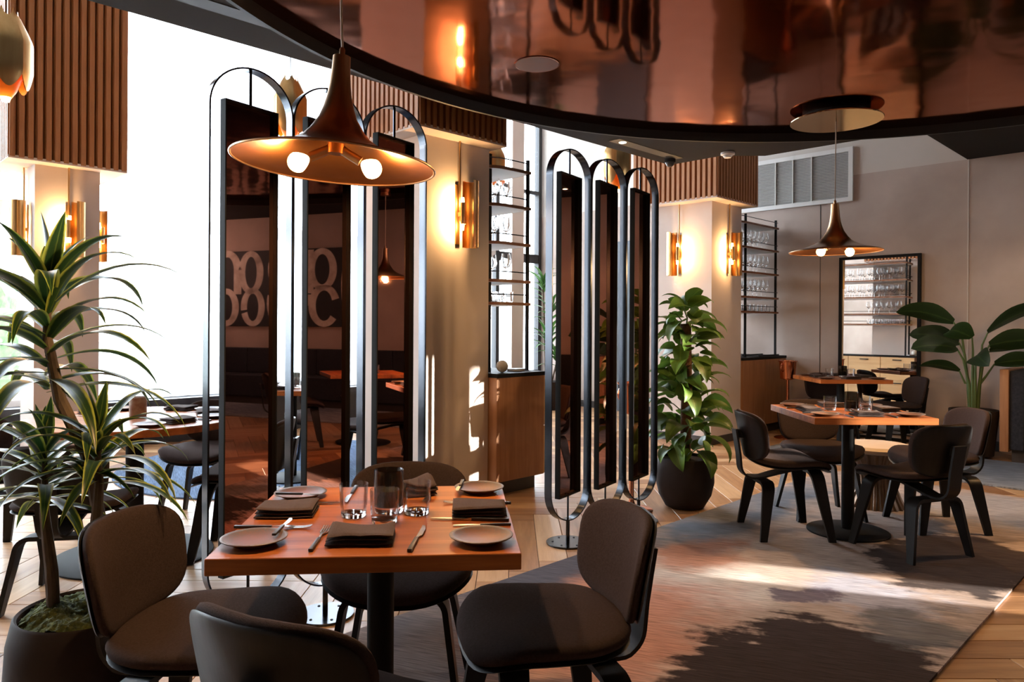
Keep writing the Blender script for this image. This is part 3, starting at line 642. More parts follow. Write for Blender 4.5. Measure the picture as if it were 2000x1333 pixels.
tag(o, 'round blue rug under the far left window table', 'rug'); o.location = (-2.05, 6.55, 0.0015)

# ------------------------------------------------------------------ chairs
def pad(Mf, ax, ay, nexp, th, wfun, n=44, taper=1.0):
    mb = MB(); prof = [(0.0, 1), (0.35, 1), (0.62, 1), (0.80, 0.985), (0.91, 0.93), (0.97, 0.80), (1.0, 0.5), (0.985, 0.22), (0.94, 0.06), (0.80, 0.0), (0.45, 0.0), (0.0, 0.0)]
    vs = []; k = n
    for (s, h) in prof:
        for i in range(n):
            a = 2*pi*i/n; c, d = cos(a), sin(a)
            x = ax*math.copysign(abs(c)**(2/nexp), c)*s; y = ay*math.copysign(abs(d)**(2/nexp), d)*s
            vs.append(Mf(x*wfun(y/ay), y, h*th))
    fs = []
    for j in range(len(prof)-1):
        for i in range(n): fs.append((j*k+i, j*k+(i+1) % n, (j+1)*k+(i+1) % n, (j+1)*k+i))
    mb.add(vs, fs); return mb
def weld(me):
    bm = bmesh.new(); bm.from_mesh(me); bmesh.ops.remove_doubles(bm, verts=bm.verts, dist=0.0004); bm.to_mesh(me); bm.free(); return me
def seat_z(x, y):
    v = y/0.215
    z = 0.415 + 0.016*max(0, -v-0.25)**1.5*2.0 - 0.050*max(0, v-0.35)**2.0 * 1.6
    return z + 0.55*x*x*(0.6+0.4*v) - 0.006
def back_pos(x, s, h):
    tilt = radians(12); y = -0.272 + 1.55*x*x - s*math.sin(tilt) + h*cos(tilt); z = 0.595 + s*cos(tilt) + h*sin(tilt)
    return Vector((x, y, z))
def chair_parts(t, fabric=None):
    fabric = fabric or M_fabric
    me = weld(pad(lambda x, y, h: Vector((x, y, seat_z(x, y)+0.008+h)), 0.245, 0.222, 3.0, 0.038, lambda v: 1.0+0.06*v).mesh('seat', fabric, angle=60)); link('seat', me, t)
    me = weld(pad(lambda x, y, h: Vector((x, y, seat_z(x, y)-0.004+h)), 0.243, 0.219, 3.0, 0.012, lambda v: 1.0+0.06*v).mesh('seat_shell', M_blackwood, angle=60)); link('seat_shell', me, t)
    me = weld(pad(lambda x, s, h: back_pos(x, s, h), 0.218, 0.146, 3.5, 0.034, lambda v: 0.96+0.065*v).mesh('backrest', fabric, angle=60)); link('backrest', me, t)
    me = weld(pad(lambda x, s, h: back_pos(x, s, h-0.010), 0.216, 0.144, 3.5, 0.012, lambda v: 0.96+0.065*v).mesh('back_shell', M_blackwood, angle=60)); link('back_shell', me, t)
    # bent plywood spine from under the seat up to the backrest
    pts = [(0, 0.12, 0.397), (0, 0.02, 0.385), (0, -0.08, 0.362), (0, -0.16, 0.340), (0, -0.21, 0.335)]
    for i in range(1, 8): a = -pi/2 - (pi/2-0.10)*i/7; pts.append((0, -0.215+0.075*cos(a), 0.412+0.077*sin(a)))
    pts += [(0, -0.297, 0.48), (0, -0.310, 0.56), (0, -0.322, 0.63)]
    MB().strip(pts, (1,0,0), [0.10]*3+[0.092]*4+[0.086]*(len(pts)-7), 0.012).build('spine', M_blackwood, t, angle=50)
    MB().box(-0.022, 0.022, -0.305, -0.268, 0.575, 0.625).build('shock_mount', M_matteblack, t, bevel=0.004)
    def leg(sx, y0, ztop, yfoot, xfoot, wtop, wfoot):
        pts = []; ws = []
        P = [(0.0, 0.0), (0.06, 0.0), (0.11, 0.001)]
        for i in range(1, 8): a = pi/2 - (pi/2-0.16)*i/7; P.append((0.11+0.055*cos(a), -0.055+0.055*sin(a)))
        x_, z_ = P[-1]
        for i in range(1, 6): f = i/5; P.append((x_+(xfoot-x_)*f, z_+(-ztop-z_)*f))
        for (x, z) in P:
            f = min(1, max(0, -z/ztop)); pts.append((sx*x, y0+(yfoot-y0)*f, ztop+z)); ws.append(wtop+(wfoot-wtop)*f)
        MB().strip(pts, (0,1,0), ws, 0.019).build('leg', M_blackwood, t, angle=50)
    for sx in (-1, 1):
        leg(sx, 0.115, 0.392, 0.185, 0.215, 0.078, 0.040)
        leg(sx, -0.165, 0.322, -0.215, 0.215, 0.074, 0.040)
chair0 = None
def chair(x, y, deg, label, group, z=0.013):
    global chair0
    rz = radians(deg-90)
    if chair0 is None:
        chair0 = thing('dining_chair', label, 'chair', (x, y, z), rz, group); chair_parts(chair0); return chair0
    return dup(chair0, (x, y, z), rz, label, group)
G1 = 'chairs around the front table'; G2 = 'chairs around the rear right table'; G3 = 'chairs at the farthest table'; G4 = 'chairs around the round left table'; G5 = 'chairs at the far window table'
chair(0.085, 2.0, 195, 'brown upholstered chair right of the front table, back turned to the right', G1)
chair(-0.795, 1.945, -4, 'brown upholstered chair left of the front table, in front of the big plant pot', G1)
chair(-0.338, 1.535, 65, 'nearest chair, seen from behind, black curved back shell at the bottom edge', G1)
chair(-0.37, 2.45, 270, 'brown chair tucked in behind the front table, facing the camera', G1)
chair(1.68, 4.44, 0, 'brown chair left of the rear right table, side on, facing right', G2)
chair(2.24, 4.12, 110, 'brown chair at the near right of the rear right table, seen from behind', G2)
chair(2.66, 4.60, 180, 'brown chair at the right end of the rear right table, backrest catching light', G2)
chair(2.06, 4.86, 270, 'brown chair behind the rear right table, backrest under the tabletop edge', G2)
chair(3.42, 7.78, 270, 'dark chair behind the farthest table, in front of the standing mirror', G3, 0.013)
chair(3.93, 7.48, 180, 'dark grey-lit chair at the right end of the farthest table', G3, 0.013)
chair(-2.66, 4.02, 8, 'brown chair left of the round table, cut by the left edge of the photo', G4, 0.001)
chair(-2.02, 3.38, 100, 'brown chair in front of the round table, behind the striped-leaf plant', G4, 0.001)
chair(-1.52, 4.05, 186, 'brown chair right of the round table, next to the leftmost hoop screen', G4, 0.001)
chair(-2.0, 4.74, 270, 'brown chair behind the round table, facing the camera', G4, 0.001)
chair(-1.22, 5.86, 180, 'brown chair right of the far window table, seen between the hoops', G5, 0.013)
chair(-1.75, 6.5, 270, 'brown chair behind the far window table', G5, 0.013)

# ------------------------------------------------------------------ tables
def table(x, y, deg, label, size=0.70, base_r=0.235, z0=0.013, round_r=None, ped=0.037):
    t = thing('dining_table', label, 'table', (x, y, z0), radians(deg))
    H_ = 0.75 - z0
    if round_r: MB().lathe([(0, H_-0.037), (round_r-0.003, H_-0.037), (round_r, H_-0.034), (round_r, H_-0.003), (round_r-0.003, H_), (0, H_)], 72).build('tabletop', M_tabletop, t)
    else: MB().box(-size/2, size/2, -size/2, size/2, H_-0.038, H_).build('tabletop', M_tabletop, t, bevel=0.0018, segs=1)
    MB().lathe([(ped, 0.012), (ped, H_-0.038)], 28).build('pedestal', M_matteblack, t)
    MB().lathe([(0, 0), (base_r, 0.0), (base_r, 0.008), (base_r-0.01, 0.012), (0.04, 0.022), (0, 0.022)], 56).build('base', M_matteblack, t)
    MB().box(-0.13, 0.13, -0.02, 0.02, H_-0.05, H_-0.0385).box(-0.02, 0.02, -0.13, -0.0201, H_-0.05, H_-0.0385).box(-0.02, 0.02, 0.0201, 0.13, H_-0.05, H_-0.0385).build('top_bracket', M_matteblack, t)
    return t
T1 = (-0.352, 1.976, 4.5); T2 = (2.06, 4.46, 0.0); T3 = (3.33, 7.38, 0.0); T4 = (-1.78, 5.92, 0.0); T0 = (-2.05, 3.97)
table(*T1, 'square oak-topped table in the foreground on a black pedestal', ped=0.036)
table(*T2, 'square oak-topped table at the rear right on a black disc base')
table(*T3, 'farthest square oak-topped table, against the mirror')
table(*T4, 'square oak-topped table by the windows, seen between the left hoops', z0=0.013)
table(T0[0], T0[1], 0, 'round oak-topped table at left behind the striped-leaf plant', z0=0.001, round_r=0.55, base_r=0.40, ped=0.045)

table(3.72, 4.24, 0, 'square oak-topped table just outside the right edge, seen reflected in the left screens')
chair(3.70, 3.66, 95, 'brown chair just outside the right edge, seen reflected in the left screens', 'chairs beyond the right edge')
# ------------------------------------------------------------------ tableware
ZT = 0.7502
plate_me = MB().lathe([(0, 0.004), (0.040, 0.004), (0.040, 0.0), (0.046, 0.0), (0.056, 0.007), (0.070, 0.0125), (0.0755, 0.0145), (0.0765, 0.0165), (0.0750, 0.0175), (0.066, 0.0150), (0.050, 0.0095), (0, 0.0080)], 48).mesh('bread_plate', M_plate, angle=50)
def plate(x, y, label, group): return tag(link('bread_plate', plate_me, None, (x, y, ZT)), label, 'plate', group)
def napkin_mesh(dx, dy, h, wave, seed):
    random.seed(seed); mb = MB(); nx, ny = 18, 14; layers = 3; 
    for L in range(layers):
        z0 = L*h/layers + 0.0004; vs = []; fs = []; sh = (random.uniform(-0.004, 0.004), random.uniform(-0.004, 0.004)); th = h/layers - 0.0008
        for side in (0, 1):
            for j in range(ny+1):
                for i in range(nx+1):
                    u, v = i/nx*2-1, j/ny*2-1
                    edge = max(abs(u), abs(v)); rnd = 0 if edge < 0.93 else (edge-0.93)/0.07
                    zz = z0 + (th*(1-0.42*rnd) if side else th*0.42*rnd)
                    wv = wave*(L+1)/layers*(0.5+0.5*sin(u*2.2+v*1.6+seed)) * (0.4+0.6*abs(u))
                    vs.append((u*dx*(1-0.012*L)+sh[0], v*dy*(1-0.02*L)+sh[1]+0.003*sin(u*3+seed), zz + (wv if L or side else 0)))
        q = (nx+1)*(ny+1)
        for j in range(ny):
            for i in range(nx):
                a = j*(nx+1)+i; fs.append((a, a+nx+1, a+nx+2, a+1)); fs.append((q+a, q+a+1, q+a+nx+2, q+a+nx+1))
        for i in range(nx):
            fs.append((i, i+1, q+i+1, q+i)); a = ny*(nx+1)+i; fs.append((a+1, a, q+a, q+a+1))
        for j in range(ny):
            a = j*(nx+1); fs.append((a+nx+1, a, q+a, q+a+nx+1)); a += nx; fs.append((a, a+nx+1, q+a+nx+1, q+a))
        mb.add(vs, fs)
    return mb.mesh('napkin', M_napkin, angle=60)
NAP = [napkin_mesh(0.078, 0.058, 0.024, 0.012, 3), napkin_mesh(0.076, 0.060, 0.026, 0.004, 5), napkin_mesh(0.074, 0.056, 0.026, 0.006, 8), napkin_mesh(0.06, 0.05, 0.035, 0.02, 11)]
def napkin(k, x, y, deg, label, group): return tag(link('napkin', NAP[k], None, (x, y, ZT), radians(deg)), label, 'napkin', group)
def fork_parts(t):                                        # along +y, handle from 0
    MB().prism([(-0.0055, 0), (0.0055, 0), (0.0045, 0.095), (-0.0045, 0.095)], 0.0, 0.007).build('handle', M_handle, t, bevel=0.002)
    mb = MB().strip([(0, 0.094, 0.0035), (0, 0.12, 0.006), (0, 0.142, 0.005), (0, 0.152, 0.003)], (1,0,0), [0.005, 0.005, 0.018, 0.021], 0.0018)
    mb.build('neck', M_steel, t)
    for i in range(4):
        x = -0.0084+i*0.0056
        MB().strip([(x, 0.151, 0.003), (x, 0.175, 0.0035), (x, 0.195, 0.007)], (1,0,0), [0.0032, 0.003, 0.0022], 0.0016).build('tine', M_steel, t)
def knife_parts(t):
    MB().prism([(-0.0058, 0), (0.0058, 0), (0.0048, 0.10), (-0.0048, 0.10)], 0.0, 0.008).build('handle', M_handle, t, bevel=0.002)
    MB().prism([(-0.003, 0.10), (0.003, 0.10), (0.004, 0.115), (0.0095, 0.125), (0.0095, 0.18), (0.004, 0.206), (-0.003, 0.21)], 0.003, 0.0045).build('blade', M_steel, t)
def spreader_parts(t):
    MB().prism([(-0.005, 0), (0.005, 0), (0.004, 0.08), (-0.004, 0.08)], 0.0, 0.006).build('handle', M_handle, t, bevel=0.0015)
    MB().prism([(-0.003, 0.08), (0.003, 0.08), (0.008, 0.10), (0.009, 0.13), (0.004, 0.148), (-0.003, 0.15)], 0.002, 0.0032).build('blade', M_steel, t)
CUT = {}
def cutlery(kind, x0, y0, deg, label, group, z=ZT, tilt=0.0):
    nm = {'f': ('fork', fork_parts), 'k': ('table_knife', knife_parts), 's': ('butter_knife', spreader_parts)}[kind]
    rz = radians(deg-90)
    if kind not in CUT:
        CUT[kind] = thing(nm[0], label, {'f': 'fork', 'k': 'knife', 's': 'knife'}[kind], (x0, y0, z), rz, group); nm[1](CUT[kind]); o = CUT[kind]
    else: o = dup(CUT[kind], (x0, y0, z), rz, label, group)
    o.rotation_euler = (tilt, 0, rz); return o
tumbler_me = MB().lathe([(0.0335, 0.012), (0.0365, 0.030), (0.0385, 0.088), (0.0372, 0.088), (0.0352, 0.032), (0.032, 0.016)], 36, caps=False).mesh('tumbler', M_glass, angle=60)
tumblerbase_me = MB().lathe([(0, 0.0004), (0.030, 0.0004), (0.0338, 0.005), (0.0338, 0.0115), (0.026, 0.013), (0.012, 0.0155), (0, 0.0165)], 36).mesh('thick_base', M_glassbase, angle=50)
def tumbler(x, y, label, group):
    t = thing('tumbler', label, 'glass', (x, y, ZT), 0, group); link('bowl', tumbler_me, t); link('thick_base', tumblerbase_me, t); return t
smokebody_me = MB().lathe([(0.0405, 0.0185), (0.0405, 0.116), (0.0385, 0.117), (0.0375, 0.116), (0.0375, 0.020)], 40, caps=False).mesh('smoked_body', M_smoke, angle=60)
smokebase_me = MB().lathe([(0, 0.0004), (0.038, 0.0004), (0.0405, 0.004), (0.0405, 0.018), (0, 0.018)], 40).mesh('thick_base', M_glassbase, angle=50)
candle_me = MB().lathe([(0, 0.019), (0.030, 0.019), (0.030, 0.060), (0.026, 0.062), (0, 0.061)], 28).mesh('candle', principled('grey_wax', (0.10, 0.095, 0.085), 0.5)[0], angle=50)
def votive(x, y, label):
    t = thing('candle_glass', label, 'candle holder', (x, y, ZT)); link('smoked_body', smokebody_me, t); link('thick_base', smokebase_me, t); link('candle', candle_me, t); return t

# front table, as laid in the photo
gp, gn, gc, gg = 'bread plates on the front table', 'napkins on the front table', 'cutlery on the front table', 'clear tumblers on the front table'
plate(-0.604, 1.716, 'rust-speckled plate at the near left corner of the front table', gp)
plate(-0.071, 1.747, 'rust-speckled plate at the near right corner of the front table', gp)
plate(-0.628, 2.176, 'speckled plate at the far left corner of the front table', gp)
plate(-0.099, 2.264, 'speckled plate at the far right corner of the front table', gp)
napkin(0, -0.358, 1.753, 6, 'brown folded napkin at the near edge of the front table, its top curled', gn)
napkin(1, -0.610, 1.985, 6, 'brown folded napkin at the left edge of the front table', gn)
napkin(2, -0.085, 2.010, 3, 'brown folded napkin at the right edge of the front table', gn)
napkin(3, -0.295, 2.225, 20, 'rumpled brown napkin at the far edge, behind the right tumbler', gn)
cutlery('f', -0.455, 1.655, 93, 'fork lying left of the near napkin on the front table', gc)
cutlery('k', -0.230, 1.655, 88, 'knife lying right of the near napkin on the front table', gc)
cutlery('s', -0.560, 1.722, 92, 'butter knife resting on the near left plate', gc, ZT+0.0165, 0.0)
cutlery('f', -0.700, 1.845, 0, 'fork between the left napkin and the near left plate', gc)
cutlery('k', -0.700, 2.085, 4, 'knife between the left napkin and the far left plate', gc)
cutlery('s', -0.690, 2.140, -4, 'butter knife resting on the far left plate', gc, ZT+0.0165)
cutlery('k', -0.005, 1.920, 176, 'knife between the right napkin and the near right plate', gc)
cutlery('s', 0.00, 1.885, 186, 'butter knife lying by the near right plate', gc)
cutlery('f', 0.00, 2.105, 180, 'fork between the right napkin and the far right plate', gc)
cutlery('f', -0.236, 2.300, 266, 'fork at the far edge, seen through the right tumbler', gc)
cutlery('k', -0.490, 2.310, 274, 'knife at the far edge, seen through the left tumbler', gc)
cutlery('s', -0.155, 2.33, 268, 'butter knife standing across the far right plate', gc, ZT+0.0175, 0.0)
tumbler(-0.424, 1.965, 'left clear tumbler on the front table', gg)
tumbler(-0.258, 1.995, 'right clear tumbler on the front table', gg)
tumbler(-0.330, 1.903, 'clear tumbler standing in front of the smoked candle glass', gg)
votive(-0.338, 2.015, 'dark smoked candle glass in the middle of the front table')

def setting(tb, name, skip=(), full=True):
    x0, y0, r0 = tb; r = radians(r0)
    def at(u, v): return (x0+u*cos(r)-v*sin(r), y0+u*sin(r)+v*cos(r))
    for k, side in enumerate(('near', 'right', 'far', 'left')):
        if side in skip: continue
        q = k*pi/2
        def rot(u, v): return at(u*cos(q)-v*sin(q), u*sin(q)+v*cos(q))
        x, y = rot(0.0, -0.235); napkin(k % 3, x, y, r0+k*90, 'brown napkin on the %s side of the %s' % (side, name), 'napkins on the '+name)
        x, y = rot(-0.25, -0.245); plate(x, y, 'speckled bread plate on the %s side of the %s' % (side, name), 'bread plates on the '+name)
        if full:
            x, y = rot(-0.125, -0.33); cutlery('f', x, y, 90+r0+k*90, 'fork on the %s side of the %s' % (side, name), 'cutlery on the '+name)
            x, y = rot(0.125, -0.33); cutlery('k', x, y, 90+r0+k*90, 'knife on the %s side of the %s' % (side, name), 'cutlery on the '+name)
    x, y = at(0.02, 0.0); votive(x, y, 'dark smoked candle glass in the middle of the %s' % name)
    for (u, v, wd) in ((-0.10, 0.03, 'left'), (0.12, 0.05, 'right'), (0.06, -0.10, 'front')):
        x, y = at(u, v); tumbler(x, y, '%s tumbler by the candle glass on the %s' % (wd, name), 'tumblers on the '+name)
setting(T2, 'rear right table'); tumbler(3.62, 4.30, 'tumbler on the table beyond the right edge, seen in reflection', None); votive(3.74, 4.24, 'smoked candle glass on the table beyond the right edge, seen in reflection'); setting(T3, 'farthest table', full=False); setting(T4, 'far window table', full=False)
# round table
g0 = 'settings on the round left table'
for (ang, nm) in ((25, 'right'), (75, 'far right'), (-30, 'near right'), (150, 'far left')):
    a = radians(ang); x, y = T0[0]+0.37*cos(a), T0[1]+0.37*sin(a)
    napkin(1, x, y, ang+90, 'brown napkin at the %s of the round left table' % nm, 'napkins on the round left table')
    a2 = radians(ang-24); plate(T0[0]+0.42*cos(a2), T0[1]+0.42*sin(a2), 'dark plate at the %s of the round left table' % nm, 'bread plates on the round left table')
    a3 = radians(ang+15); cutlery('k', T0[0]+0.48*cos(a3), T0[1]+0.48*sin(a3), ang+180, 'knife at the %s of the round left table' % nm, 'knives on the round left table')
M_mottle = mottled('mottled_stoneware', (0.22, 0.11, 0.07), (0.40, 0.33, 0.25), 26, 0.5)
t = thing('candle_cup', 'mottled brown stoneware cup on the round left table', 'candle holder', (-2.06, 4.02, ZT))
MB().lathe([(0, 0.0), (0.042, 0.0), (0.044, 0.003), (0.045, 0.108), (0.041, 0.108), (0.040, 0.02), (0, 0.02)], 32).build('cup', M_mottle, t)
MB().lathe([(0, 0.021), (0.035, 0.021), (0.035, 0.07), (0, 0.07)], 24).build('candle', M_cream, t)

# ------------------------------------------------------------------ bronze trumpet pendants
def pendant(x, y, zr, zceil, label, canopy, rot, tilt=0.0, power=18):
    t = thing('pendant_lamp', label, 'pendant lamp', (x, y, zr), rot, 'bronze trumpet pendants')
    prof = [(0.276, 0.0), (0.272, 0.005), (0.24, 0.014), (0.20, 0.024), (0.16, 0.036), (0.125, 0.051), (0.097, 0.069), (0.075, 0.093), (0.053, 0.128), (0.042, 0.158), (0.034, 0.19), (0.029, 0.225), (0.0255, 0.265), (0.024, 0.302), (0.016, 0.303)]
    M = Matrix.Rotation(tilt, 4, 'Y')
    MB().lathe(prof, 64, M=M, caps=False).build('shade', M_bronze, t, angle=60)
    MB().lathe([(r_-0.003, z_-0.003 if z_ > 0.004 else z_) for r_, z_ in prof[:-1]], 64, M=M, caps=False).build('shade_lining', M_bronzein, t, angle=60)
    MB().tube([M @ Vector((0.276*cos(a*2*pi/64), 0.276*sin(a*2*pi/64), 0.0)) for a in range(64)], 0.0035, 8, closed=True).build('rim', M_bronze, t)
    MB().lathe([(0.008, 0.302), (0.008, 0.322), (0.006, 0.326), (0.0036, 0.328)], 20, M=M).build('ferrule', M_bronze, t)
    MB().tube([M @ Vector((0, 0, 0.325)), (0, 0, zceil-zr)], 0.0035, 8).build('cord', M_cord, t)
    MB().lathe([(0, 0.03), (0.024, 0.03), (0.024, 0.12), (0, 0.12)], 16, M=M).build('lamp_holder', M_bronze, t)
    for k in range(2):
        s = 1 if k == 0 else -1
        d = M @ Vector((s*0.88, 0.0, -0.47)); st = M @ Vector((s*0.014, 0, 0.044)); e = st + d*0.062
        so_ = MB().tube([st, e], 0.0135, 14).build('socket', M_bronze, t)
        ctr = st + d*0.098
        bmz = bmesh.new(); bmesh.ops.create_uvsphere(bmz, u_segments=24, v_segments=16, radius=0.0285)
        q = d.to_track_quat('Z', 'Y').to_matrix().to_4x4()
        for v in bmz.verts:
            if v.co.z < 0: v.co.x *= 1-0.35*min(1, (-v.co.z/0.0285)); v.co.y *= 1-0.35*min(1, (-v.co.z/0.0285)); v.co.z *= 1.15
        bmesh.ops.transform(bmz, matrix=Matrix.Translation(ctr) @ q, verts=bmz.verts)
        me = bpy.data.meshes.new('bulb'); bmz.to_mesh(me); bmz.free(); me.materials.append(M_bulb)
        for pl in me.polygons: pl.use_smooth = True
        bo = link('bulb', me, t); bo.visible_shadow = True
        lamp('bulb_lamp', ctr + d*0.038 + Vector((0, 0, -0.006)), power, 0.02, (1.0, 0.60, 0.27), t)
    if canopy:
        MB().lathe([(0, zceil-zr-0.045), (0.275, zceil-zr-0.045), (0.277, zceil-zr-0.041), (0.275, zceil-zr-0.037), (0, zceil-zr-0.037)], 64).build('canopy_disc', principled('canopy_brass', (0.55, 0.40, 0.22), 0.12, 1.0)[0], t)
        MB().lathe([(0.20, zceil-zr-0.037), (0.20, zceil-zr)], 48).build('canopy_spacer', M_matteblack, t)
    else:
        MB().lathe([(0, zceil-zr-0.03), (0.05, zceil-zr-0.03), (0.05, zceil-zr)], 32).build('canopy', M_bronze, t)
    return t
pendant(-0.495, 2.03, 1.712, 2.62, 'large bronze trumpet pendant with two lit bulbs hanging over the front table', False, radians(8), radians(3.2))
pendant(2.06, 4.65, 1.745, 2.62, 'bronze trumpet pendant over the rear right table, below a brass ceiling disc', True, radians(10), radians(-0.8))

pendant(3.50, 4.36, 1.745, 2.62, 'bronze trumpet pendant beyond the right edge, seen only in the left mirror panels', False, 0.3)
# ------------------------------------------------------------------ brass sconces on the columns
def sconce(a, b, rot, zc, zsl, label, flip=1, power=6.5):
    t = thing('wall_sconce', label, 'wall lamp', W(a, b, 0), YAW+rot, 'brass wall sconces'); f = flip
    # local: +y out of the wall, -x to the viewer's right
    hh = 0.235
    MB().tube([(0, 0.03, zc-0.05), (0, 0.03, zsl-0.001)], 0.007, 10).build('rod', M_brass, t)
    MB().box(-0.018, 0.018, 0.0, 0.012, zc-hh*0.9, zc+hh*0.9).build('back_plate', M_brass, t, bevel=0.002)
    MB().box(-0.008, 0.008, 0.012, 0.06, zc-0.015, zc+0.015).build('arm', M_brass, t)
    mb = MB(); cx = -0.055*f; ycn = 0.085; r_ = 0.058; k = 20
    a0, a1 = (radians(70), radians(310)) if f > 0 else (radians(110), radians(-130))
    for (ra, sgn) in ((r_, 1), (r_-0.003, 1)):
        mb.lathe([(ra, zc-hh), (ra, zc+hh)], k, (cx, ycn, 0), a0=min(a0, a1), a1=max(a0, a1))
    sh = mb.build('shade', M_brass, t, angle=60)
    for z in (zc-hh, zc+hh):
        poly = [(cx+r_*cos(min(a0,a1)+(abs(a1-a0))*i/k), ycn+r_*sin(min(a0,a1)+(abs(a1-a0))*i/k)) for i in range(k+1)]
        poly += [(cx+0.75*r_*cos(min(a0,a1)+(abs(a1-a0))*i/k), ycn+0.75*r_*sin(min(a0,a1)+(abs(a1-a0))*i/k)) for i in range(k, -1, -1)]
        mbx = MB()
        for i in range(k): pass
        vs = [(x, y, z) for x, y in poly]; L_ = len(poly)
        mbx.add(vs, [(i, i+1, L_-2-i, L_-1-i) for i in range(k)]); mbx.build('end_cap', M_brass, t)
    mb = MB().lathe([(0.020, zc-0.075), (0.020, zc+0.075)], 14, (0.012*f, 0.082, 0), a0=radians(-20), a1=radians(200))
    mb.build('small_shield', M_brass, t, angle=60)
    for s in (-1, 1):
        MB().lathe([(0, -0.03), (0.011, -0.03), (0.013, 0.0), (0.011, 0.03), (0, 0.03)], 14, (0.0, 0.062, zc+s*0.085)).build('bulb', M_sconcebulb, t)
        lamp('sconce_lamp', (0.026*f, 0.060, zc+s*0.085), power, 0.012, (1.0, 0.58, 0.24), t)
    return t
sconce(3.365, 3.95, pi, 2.045, 2.575-0.012, 'brass half-tube sconce glowing on the sunlit column beside the left screens')
sconce(7.24, 3.98, pi, 2.045, 2.588, 'brass sconce on the right face of the rear column', power=5.5)
sconce(6.92, 4.36, pi/2, 2.045, 2.588, 'brass sconce on the left face of the rear column, above the climbing plant', flip=-1, power=5.5)
sconce(1.70, 7.13, pi, 2.06, 2.588, 'brass sconce on the front of the far left column, behind the top leaves', power=7)
sconce(1.457, 7.37, pi/2, 2.06, 2.588, 'brass sconce seen edge-on at the left side of the far left column', power=5.5)
sconce(1.947, 7.37, -pi/2, 2.06, 2.588, 'brass sconce seen edge-on at the right side of the far left column', power=5.5)

# ------------------------------------------------------------------ folded brass lanterns near the windows
def lantern(x, y, zc, ztop, label, s=1.0, rot=0.0):
    t = thing('lantern_pendant', label, 'pendant lamp', (x, y, zc), rot, 'folded brass lanterns near the windows')
    for k in range(6):
        a0 = 2*pi*k/6; vs = []; fs = []; nu, nv = 8, 12
        for jj in range(nv+1):
            v = jj/nv
            for i in range(nu+1):
                u = i/nu*2-1
                zlo = -0.13 - 0.075*(1-u*u); zhi = 0.235 - 0.05*(1-u*u)      # bottom dips in the middle, top peaks at the corners
                zz = zlo + (zhi-zlo)*v
                rr = 0.128 - (0.075*min(1, max(0, zz-0.06)/0.15)**1.1) - 0.02*max(0, -zz-0.10)/0.1
                ap = rr*cos(radians(30)); hw_ = rr*sin(radians(30))*u
                ap += 0.012*(1-u*u)
                vs.append(((ap*cos(a0)-hw_*sin(a0))*s, (ap*sin(a0)+hw_*cos(a0))*s, zz*s))
        for jj in range(nv):
            for i in range(nu): q = jj*(nu+1)+i; fs.append((q, q+1, q+nu+2, q+nu+1))
        mb = MB(); mb.add(vs, fs); mb.build('petal', M_brass, t, angle=60)
        mi = MB(); mi.add([(p[0]*0.96, p[1]*0.96, p[2]) for p in vs], fs); mi.build('petal_lining', M_copperin, t, angle=60)
    MB().lathe([(0.07*s, 0.02*s), (0.085*s, -0.06*s), (0.078*s, -0.14*s), (0.05*s, -0.21*s), (0.028*s, -0.245*s)], 24, caps=False).build('inner_bud', M_copperin, t, angle=60)
    MB().tube([(0,0,0.10*s), (0,0,ztop-zc)], 0.003, 6).build('cord', M_matteblack, t)
    MB().lathe([(0, 0.03*s), (0.03*s, 0.03*s), (0.03*s, 0.12*s), (0, 0.12*s)], 16).build('lamp_holder', M_brass, t)
    MB().lathe([(0, -0.275*s), (0.018*s, -0.268*s), (0.025*s, -0.245*s), (0.02*s, -0.2*s), (0, -0.19*s)], 20).build('bulb', M_bulb, t)
    lamp('lantern_lamp', (0, 0, -0.30*s), 3, 0.03, (1.0, 0.55, 0.2), t)
    lamp('lantern_lamp', (0.0, 0, 0.08*s), 4, 0.02, (1.0, 0.5, 0.16), t)
lantern(-1.56, 5.1, 2.78, ZTOP, 'folded brass lantern behind the first left hoop', 0.93, 0.5)
lantern(-2.75, 3.95, 2.73, ZTOP, 'folded brass lantern cut by the upper left edge', 1.0, 0.2)
lantern(0.99, 6.95, 2.83, ZTOP, 'folded brass lantern behind the right hoop screens', 1.1, 0.9)
lantern(-0.20, 7.15, 2.85, ZTOP, 'folded brass lantern mostly hidden behind the sunlit column', 1.0, 0.3)

# ------------------------------------------------------------------ cabinets with glass racks
def cabinet(label, a0, a1, b0, b1, drawers):
    t = thing('sideboard', label, 'cabinet', (0, 0, 0), YAW)
    MB().box(a0+0.05, a1-0.05, b0+0.05, b1-0.02, 0.0, 0.105).build('plinth', M_base, t)
    MB().box(a0, a1, b0, b1, 0.105, 0.875).build('body', M_cabwood, t, bevel=0.002, segs=1)
    MB().box(a0-0.004, a1+0.012, b0-0.012, b1, 0.875, 0.905).build('counter', M_matteblack, t, bevel=0.002, segs=1)
    if drawers:
        L = (b1-b0)/3
        for i in range(3):
            for (z0, z1) in ((0.11, 0.48), (0.485, 0.87)):
                d = MB().box(a1, a1+0.018, b0+i*L+0.004, b0+(i+1)*L-0.004, z0, z1).build('drawer', M_lightwood, t)
                MB().box(a1+0.018, a1+0.032, b0+(i+0.5)*L-0.07, b0+(i+0.5)*L+0.07, z1-0.05, z1-0.035).build('handle', M_handle, d)
    else:
        for i in range(2):
            L = (a1-a0)/2
            MB().box(a0+i*L+0.003, a0+(i+1)*L-0.003, b0-0.012, b0, 0.11, 0.87).build('door', M_cabwood, t)
    return t
cabinet('oak sideboard with black top between the sunlit column and right hoop screens', 3.68, 4.19, 3.86, 5.45, True)
cabinet('oak sideboard with black top behind the rear column, by the copper bucket', 7.60, 8.70, 3.99, 4.75, False)
